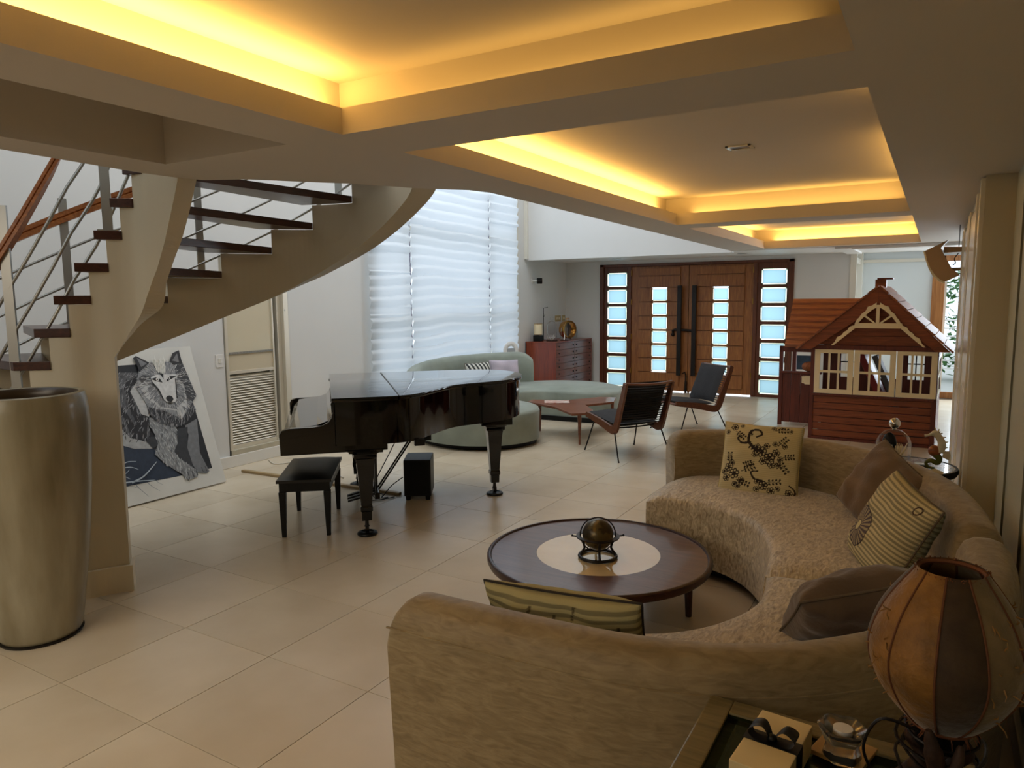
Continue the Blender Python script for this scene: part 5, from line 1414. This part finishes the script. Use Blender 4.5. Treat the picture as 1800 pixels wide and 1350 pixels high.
# things in and on it
bk = MB().ball((0,0,.062), .085, .085, .062, 20, 12).build('straw_basket', mat('woven_straw', (172,104,62), .8, noise=.5, nscale=40, bump=.6, bscale=50)); bk.location = (1.82, 8.05, .686)
tag(bk, 'round brown straw bundle on the ledge of the playhouse wing', 'basket')
bc = MB(); ph_m = ph.matrix_basis.copy()
tc_ = empty('toy_seat', (2.72, 7.75, .026), -.1, 'red and grey padded toy seat inside the playhouse, seen through the middle window', 'toy')
def slab(a, b, w, t, m, nm, y0):
    a, b = Vector(a), Vector(b); d = (b-a).normalized(); nn = Vector((-d.z, 0, d.x)); vs = []
    for yy_ in (y0-w/2, y0+w/2):
        for p in (a, b, b+nn*t, a+nn*t): vs.append((p.x, yy_, p.z))
    return MB().add(vs, [(0,1,2,3),(7,6,5,4),(0,4,5,1),(1,5,6,2),(2,6,7,3),(3,7,4,0)]).build(nm, m, tc_, bevel=.01)
slab((.04,0,.30), (-.26,0,.95), .26, .07, mat('red_vinyl', (150,44,48), .4), 'backrest', 0)
slab((.14,0,.34), (-.12,0,.92), .18, .06, mat('grey_vinyl', (96,98,104), .5), 'inner_pad', 0)
slab((.30,0,.32), (-.02,0,.28), .28, .06, bpy.data.materials['red_vinyl'], 'seat', 0)
MB().box(-.1,-.12,0,.26,.12,.26).build('base', M['black'], tc_, bevel=.01)
pic = empty('framed_picture', (1.42, DY-.03, .60), 0, 'white-mounted picture with a dark blue image beside the front door, behind the playhouse wing', 'picture')
MB().box(-.20,-.02,-.20,.20,.0,.20).build('mount', M['white'], pic, bevel=.003); MB().box(-.12,-.023,-.12,.10,-.02,.10).build('image', mat('blue_print', (44,66,88), .3, noise=.6, nscale=9), pic)
MB().box(-.22,-.018,-.60,-.20,.0,-.2).box(.20,-.018,-.60,.22,.0,-.2).box(-.22,-.018,-.22,.22,.0,-.2).build('easel_foot', M['white'], pic)

# ================================================================ round mosaic table with cloche and seahorse
rt = empty('round_side_table', (3.06, 3.58, 0), 0, 'small round black table with mosaic top behind the sofa, by the right wall', 'side table')
def mosaic():
    m, nt, b = newmat('pebble_mosaic'); tc = nt.nodes.new('ShaderNodeTexCoord'); v = nt.nodes.new('ShaderNodeTexVoronoi'); v.inputs['Scale'].default_value = 26; v.feature = 'DISTANCE_TO_EDGE'
    nt.links.new(tc.outputs['Object'], v.inputs['Vector']); cr = nt.nodes.new('ShaderNodeValToRGB'); e = cr.color_ramp.elements; e[0].position = .04; e[1].position = .12; e[0].color = lin((44,44,42)); e[1].color = lin((150,152,146))
    nt.links.new(v.outputs['Distance'], cr.inputs[0]); nt.links.new(cr.outputs[0], b.inputs['Base Color']); b.inputs['Roughness'].default_value = .15; b.inputs['Coat Weight'].default_value = .6; return m
MB().lathe([(0,.55),(.255,.55),(.255,.556),(0,.556)], (0,0,0), 48, False, False).build('mosaic_top', mosaic(), rt)
MB().lathe([(.22,.51),(.262,.515),(.272,.535),(.268,.558),(.254,.558),(.254,.548)], (0,0,0), 48, False, False).build('rim', M['black'], rt)
MB().lathe([(0,.50),(.225,.51),(.225,.53),(0,.53)], (0,0,0), 40, False, False).build('under_top', M['black'], rt)
for a in (30, 150, 270):
    a = math.radians(a); c, s = math.cos(a), math.sin(a)
    MB().tube(spline([(c*.20,s*.20,.52),(c*.12,s*.12,.36),(c*.10,s*.10,.2),(c*.2,s*.2,.0)], 5), .012, 8).build('leg', M['iron'], rt)
cl3 = cloche('glass_cloche', (2.97, 3.56, .558), .10, .225, 'large glass cloche with a black feather object, on the round mosaic table', (M['black'], M['silver']))
MB().ball((-.025,0,.125), .042, .03, .075, 16, 12).tube([(-.02,0,.012),(-.02,0,.1)], .006, 6).build('black_plume', M['black'], cl3)
rc = random.Random(6); cm = MB()
for k in range(9):
    a = rc.uniform(-.9, .9); cm.tube([(.02,0,.014), (.03+.03*a, .02*a, .06), (.045+.06*a, .03*a, rc.uniform(.08,.15))], [.008,.006,.003], 6)
cm.build('coral', M['house_cream'], cl3)
ds = empty('small_dish', (3.13, 3.46, .558), 0, 'small black dish with a pale top between the cloche and the seahorse', 'dish')
MB().lathe([(.03,0),(.045,.03),(.05,.034),(0,.034)], (0,0,0), 24, True, False).build('bowl', M['black'], ds); MB().lathe([(.0,.034),(.042,.034),(.040,.040),(0,.042)], (0,0,0), 24, False, False).build('lid', mat('pale_blue_glass', (176,196,206), .1), ds)
sh = empty('seahorse_figurine', (3.20, 3.40, .558), 0, 'cream seahorse figurine with an orange belly by the right wall', 'figurine')
shm = mat('seahorse_ceramic', (214,206,180), .3, noise=.2, nscale=30)
tail = spline([(.0,0,.03),(-.035,0,.035),(-.045,0,.06),(-.02,0,.075),(.01,0,.065),(.02,0,.09),(.0,0,.115)], 6)
MB().tube(tail, [.006+.016*i/len(tail) for i in range(len(tail))], 10).build('tail', mat('olive_glaze', (92,96,36), .4), sh)
MB().ball((-.005,0,.135), .036, .028, .034, 18, 12).build('belly', mat('orange_glaze', (158,88,46), .35, noise=.4, nscale=20, stretch=(1,1,6)), sh)
nk = spline([(.02,0,.13),(.03,0,.17),(.022,0,.205),(.0,0,.235),(-.012,0,.245)], 6)
MB().tube(nk, [.024-.008*i/len(nk) for i in range(len(nk))], 12).ball((-.008,0,.24), .022, .017, .019, 14, 10).build('body', shm, sh)
MB().tube([(-.02,0,.238),(-.045,0,.226),(-.062,0,.222)], [.011,.007,.009], 10).build('snout', shm, sh)
cr_ = MB()
for k in range(6):
    p = nk[int(k*(len(nk)-1)/5)]; cr_.tube([(p.x+.012,0,p.z), (p.x+.034,0,p.z+.008)], [.008,.002], 6)
cr_.tube([(-.006,0,.255),(-.010,0,.278)], [.007,.002], 6).tube([(.008,0,.252),(.012,0,.270)], [.006,.002], 6)
cr_.build('spine', shm, sh)
MB().add([(.035,-.004,.10),(.07,-.004,.085),(.078,-.004,.115),(.07,-.004,.14),(.04,-.004,.135),(.035,.004,.10),(.07,.004,.085),(.078,.004,.115),(.07,.004,.14),(.04,.004,.135)], [(0,1,2,3,4),(9,8,7,6,5),(0,5,6,1),(1,6,7,2),(2,7,8,3),(3,8,9,4),(4,9,5,0)]).build('fin', shm, sh)
MB().lathe([(.045,0),(.048,.008),(.03,.016),(0,.03)], (0,0,0), 24, True, False).build('base', M['house_cream'], sh)

# ================================================================ wall speaker on bracket near the playhouse
ws = empty('wall_speaker', (3.357, 6.45, 1.955), 0, 'beige curved speaker on a bracket, hanging from the right wall above the playhouse', 'speaker')
wm = mat('beige_plastic', (176,144,104), .45)
sp = lambda P, y0, y1, m, nm, **kw: MB().prism(P, y0, y1, mtx=XZ(0)).build(nm, m, ws, **kw)
sp([(-.135,.172),(-.322,.075),(-.30,-.01),(-.27,-.085),(-.235,-.14),(-.19,-.19),(-.147,-.215),(-.03,-.155),(-.10,-.09),(-.15,.0),(-.195,.10)][::1], -.10, .10, wm, 'housing', bevel=.004)
sp([(-.335,.068),(-.322,.075),(-.30,-.01),(-.27,-.085),(-.235,-.14),(-.19,-.19),(-.147,-.215),(-.147,-.232),(-.20,-.205),(-.25,-.155),(-.285,-.09),(-.313,-.01)], -.095, .095, M['house_cream'], 'grille', bevel=.002)
sp([(-.17,.112),(0,.105),(0,.06),(-.17,.055)], -.03, .03, wm, 'bracket_arm', bevel=.003); sp([(-.11,-.085),(0,-.085),(0,-.11),(-.08,-.115)], -.03, .03, wm, 'bracket_arm', bevel=.003)
MB().tube([(-.05,0,.11),(-.05,0,.31)], .004, 6).tube(spline([(-.05,0,.05),(-.08,0,.0),(-.07,0,-.04),(-.09,0,-.06)], 5), .005, 6).build('wire', M['iron'], ws)

# ================================================================ recessed ceiling lights
def downlight(x, y, z, w, label, rz=0):
    o = empty('ceiling_light', (x, y, z), rz, label, 'ceiling light')
    MB().box(-w/2,-w/2*.8,-.008,w/2,-w/2*.8+.018,.0).box(-w/2,w/2*.8-.018,-.008,w/2,w/2*.8,.0).box(-w/2,-w/2*.8,-.008,-w/2+.018,w/2*.8,0).box(w/2-.018,-w/2*.8,-.008,w/2,w/2*.8,0).build('bezel', M['gloss_white'], o, bevel=.001)
    MB().box(-w/2+.018,-w/2*.8+.018,-.004,w/2-.018,w/2*.8-.018,-.001).build('lens', mat('brown_lens', (96,76,50), .3), o)
downlight(2.09, 3.03, H+.25, .15, 'square recessed light in the largest visible lit coffer', 0)
downlight(2.15, 7.1, H+.25, .15, 'square recessed light in the farthest lit coffer', 0)
for x, y, lab in ((-1.45, 9.75, 'round downlight in the alcove ceiling left of the front door'), (.62, 9.6, 'round downlight in the alcove ceiling above the right door leaf'), (2.6, 10.9, 'round downlight in the side room ceiling beyond the playhouse chimney')):
    zc = 2.262 if y < 10.4 else 2.30
    o = empty('ceiling_light', (x, y, zc), 0, lab, 'ceiling light')
    MB().lathe([(.055,-.003),(.075,-.008),(.078,0)], (0,0,0), 24, False, False).build('bezel', M['steel'], o); MB().lathe([(0,-.002),(.056,-.002)], (0,0,0), 24, False, False).build('lens', mat('grey_lens', (110,112,112), .3), o)

# ================================================================ foreground side table, lamp, gift box, candle
TZ = .67
sd = empty('wooden_side_table', (3.13, -.26, 0), 0, 'olive brown wooden side table with inset glass top in the foreground', 'side table')
tx0, tx1, ty0, ty1 = 2.745-3.13, 3.47-3.13, -.64+.26, .115+.26
fw = .055
MB().box(tx0, ty0, TZ-.045, tx0+fw, ty1, TZ).build('rail', M['olive_wood'], sd, bevel=.004)
MB().box(tx1-fw, ty0, TZ-.045, tx1, ty1, TZ).build('rail', M['olive_wood'], sd, bevel=.004)
MB().box(tx0+fw, ty1-fw, TZ-.045, tx1-fw, ty1, TZ).build('rail', M['olive_wood'], sd, bevel=.004)
MB().box(tx0+fw, ty0, TZ-.045, tx1-fw, ty0+fw, TZ).build('rail', M['olive_wood'], sd, bevel=.004)
MB().box(tx0+fw, ty0+fw, TZ-.032, tx0+fw+.022, ty1-fw, TZ-.012).box(tx0+fw, ty1-fw-.022, TZ-.032, tx1-fw, ty1-fw, TZ-.012).build('inner_lip', M['olive_wood'], sd)
MB().box(tx0+fw+.001, ty0+fw+.001, TZ-.012, tx1-fw-.001, ty1-fw-.001, TZ-.005).build('glass_top', M['glass_green'], sd)
for k in range(5): MB().box(tx0+fw+.015+k*.118, ty0+fw, TZ-.046, tx0+fw+.015+k*.118+.11, ty1-fw, TZ-.034).build('slat', M['olive_wood'], sd, bevel=.003)
for x in (tx0+.035, tx1-.035):
    for y in (ty0+.035, ty1-.035): MB().box(x-.025, y-.025, 0, x+.025, y+.025, TZ-.046).build('leg', M['olive_wood'], sd, bevel=.004)
zt = TZ-.005
gf = empty('gift_box', (2.925, -.10, zt+.001), -.10, 'cream gift box tied with a black ribbon, on the foreground side table', 'box')
MB().box(-.052,-.105,0,.052,.105,.062).build('box', mat('cream_card', (226,206,156), .45), gf, bevel=.002)
MB().box(-.054,-.018,0,.054,.022,.0635).build('ribbon', M['black'], gf)
bw = MB()
for sx_ in (-1, 1):
    for k in range(2):
        P = spline([(0,0,.066),(sx_*.02,.008+.01*k,.088),(sx_*.045,.0+.018*k,.080),(sx_*.035,-.006,.068),(0,0,.066)], 5)
        vs = []; fs = []
        for p in P: vs += [(p.x, p.y-.011, p.z), (p.x, p.y+.011, p.z)]
        for i in range(len(P)-1): fs.append((2*i, 2*i+1, 2*i+3, 2*i+2))
        bw.add(vs, fs, True)
bw.ball((0,0,.070), .010, .010, .008, 10, 8).build('bow', M['black'], gf)
tr_ = MB().box(-.052,-.05,0,.052,.05,.010).build('coaster', mat('amber_coaster', (196,150,88), .2, coat=.5, noise=.2, nscale=8), None, bevel=.002)
tr_.location = (3.045, .035, zt); tr_.rotation_euler = (0,0,-.25); tag(tr_, 'square amber coaster tile under the glass candle holder', 'coaster')
ch_ = empty('candle_holder', (3.045, .0, zt+.010), .2, 'clear thick glass candle holder with white tealight beside the gift box', 'candle holder')
def lobed(prof, seg=36, lobes=6, amp=.06):
    vs = []; fs = []
    for r, z in prof:
        for k in range(seg):
            a = 2*PI*k/seg; rr = r*(1+amp*math.cos(lobes*a)); vs.append((rr*math.cos(a), rr*math.sin(a), z))
    for i in range(len(prof)-1):
        for k in range(seg): fs.append((i*seg+k, i*seg+(k+1) % seg, (i+1)*seg+(k+1) % seg, (i+1)*seg+k))
    return MB().add(vs, fs, True)
thick = mat('thick_glass', (210,204,190), .05, spec=.8); thick.node_tree.nodes['Principled BSDF'].inputs['Transmission Weight'].default_value = .9
lobed([(.0,0),(.032,0),(.036,.008),(.030,.03),(.044,.062),(.047,.068),(.042,.070),(.028,.058),(.022,.054),(0,.054)]).build('bowl', thick, ch_)
MB().lathe([(.0,.0545),(.019,.0545),(.019,.066),(0,.066)], (0,0,0), 20, False, False).build('tealight', M['white'], ch_)
# lamp
lp = empty('table_lamp', (3.215, -.03, zt+.001), .35, 'table lamp with a bulbous gold and brown panelled fabric shade', 'lamp')
z0, z1 = .822-zt, 1.115-zt
shade_prof = [(.052,0),(.066,.012),(.098,.05),(.122,.095),(.130,.130),(.127,.165),(.110,.215),(.085,.258),(.062,.29),(.056,.300)]
PAN = 10
def panelmat(name, rgb, rgb2, rough, bump, tr=.25):
    m = mat(name, rgb, rough, rgb2=rgb2, nscale=18, bump=bump, bscale=40, sheen=.4); return m
pm = [panelmat('gold_silk', (158,112,48), (112,78,32), .55, .6), panelmat('brown_linen', (72,54,32), (54,38,22), .7, .3), panelmat('taupe_linen', (128,110,80), (102,86,60), .6, .4)]
seq = [1, 2, 2, 1, 2, 0, 0, 1, 0, 0]
offs = math.radians(-118)
for k in range(PAN):
    vs = []; fs = []; ns = 6
    P = resample([Vector((r, 0, z)) for r, z in [(p.x, p.z) for p in spline([(r, 0, z) for r, z in shade_prof], 3)]], 22)
    for p in P:
        for j in range(ns+1):
            a = offs+2*PI*(k+j/ns)/PAN; w = 1+.028*math.sin(PI*j/ns); vs.append((p.x*w*math.cos(a), p.x*w*math.sin(a), z0+p.z))
    for i in range(len(P)-1):
        for j in range(ns): fs.append((i*(ns+1)+j, i*(ns+1)+j+1, (i+1)*(ns+1)+j+1, (i+1)*(ns+1)+j))
    MB().add(vs, fs, True).build('shade_panel', pm[seq[k]], lp, fix=False)
    a = offs+2*PI*k/PAN
    MB().tube([(p.x*1.004*math.cos(a), p.x*1.004*math.sin(a), z0+p.z) for p in P], .0022, 6).build('shade_rib', mat('rib_cord', (104,62,36), .7), lp)
fz = random.Random(5)
tf = MB()
for zz_, rr_, n_, L in ((z1, .056, 90, .010), (z0, .052, 50, .02)):
    tf.tube([(rr_*math.cos(a*PI/20)*(1+.02*math.sin(a*3)), rr_*math.sin(a*PI/20), zz_) for a in range(40)], .0048, 6, closed=True)
    for _ in range(n_):
        a = fz.uniform(0, 2*PI); b1 = Vector((rr_*math.cos(a), rr_*math.sin(a), zz_)); d = Vector((math.cos(a)*.6, math.sin(a)*.6, fz.uniform(-.6,.9) if zz_ > z0 else fz.uniform(-1.2,-.2)))*L
        tf.tube([b1, b1+d*.5+Vector((fz.uniform(-.003,.003),fz.uniform(-.003,.003),0)), b1+d], [.0012,.001,.0005], 4)
tag(tf.build('frayed_trim', mat('brown_trim', (120,72,44), .8), lp), kind='stuff')
tt = MB()
for k in (5, 6, 8, 1, 2, 3):
    for _ in range(16):
        a = offs+2*PI*(k+fz.uniform(.1,.9))/PAN; h = fz.uniform(.05, .24); r = .131 if .09 < h < .19 else .118
        for (ra, za), (rb, zb2_) in zip(shade_prof, shade_prof[1:]):
            if za <= h <= zb2_: r = ra+(rb-ra)*(h-za)/(zb2_-za)
        p = Vector((r*1.02*math.cos(a), r*1.02*math.sin(a), z0+h)); q = p+Vector((math.cos(a)*.008+fz.uniform(-.012,.012), math.sin(a)*.008+fz.uniform(-.012,.012), fz.uniform(-.02,.022)))
        tt.tube([p, (p+q)/2+Vector((math.cos(a),math.sin(a),0))*.004, q], [.0018,.0013,.0005], 4)
tag(tt.build('silk_tufts', mat('gold_threads', (150,112,62), .7), lp), kind='stuff')
MB().lathe([(.0,.012),(.045,.012),(.047,.06)], (0,0,z0-.055), 24, False, False).build('fitting', M['black'], lp)
MB().tube([(0,0,z0-.05),(0,0,z0+.12)], .008, 8).ball((0,0,z0+.15), .028, .028, .038, 14, 10).build('bulb', M['white'], lp)
wr_ = MB()
for k in range(4):
    a0 = k*1.1; R_ = .062+.012*(k % 2); zc_ = z0-.012-.026*k
    wr_.tube([(R_*math.cos(a0+t*PI/12)*(1+.05*math.sin(t)), R_*math.sin(a0+t*PI/12), zc_+.012*math.sin(t*PI/12+k)) for t in range(24)], .0032, 6, closed=True)
wr_.tube(spline([(-.05,-.02,z0-.01),(-.11,-.01,z0+.0),(-.135,0,z0-.06),(-.12,.0,z0-.11),(-.09,.0,.006),(-.05,.02,.004)], 6), .003, 6)
wr_.build('wound_cable', M['iron'], lp)
MB().tube(spline([(-.055,-.075,.012),(-.05,-.085,.05),(-.03,-.07,.09),(-.045,-.085,z0-.01),(-.055,-.085,z0+.03)], 6), [.024]*7+[.020]*6+[.016]*6+[.013,.012,.010,.009,.007,.005], 10).tube(spline([(-.03,-.072,.08),(-.01,-.09,.12),(.0,-.085,z0+.005)], 5), [.014]*5+[.010]*3+[.008,.007,.004], 9).build('branch', M['bark'], lp)
for k, (a, s_) in enumerate(((2.9, 1), (5.4, .95), (.9, 1))):
    c, s = math.cos(a), math.sin(a)
    MB().tube(spline([(c*.075,s*.075,.014),(c*.05,s*.05,.04),(c*.03+.01*s,s*.03,.08),(c*.05,s*.05,.12),(c*.028,s*.028,z0-.01),(c*.046+.008*s,s*.05,z0+.03*s_)], 5), [.020]*3+[.017]*8+[.012]*10+[.007]*5, 9).build('branch', M['bark'], lp)
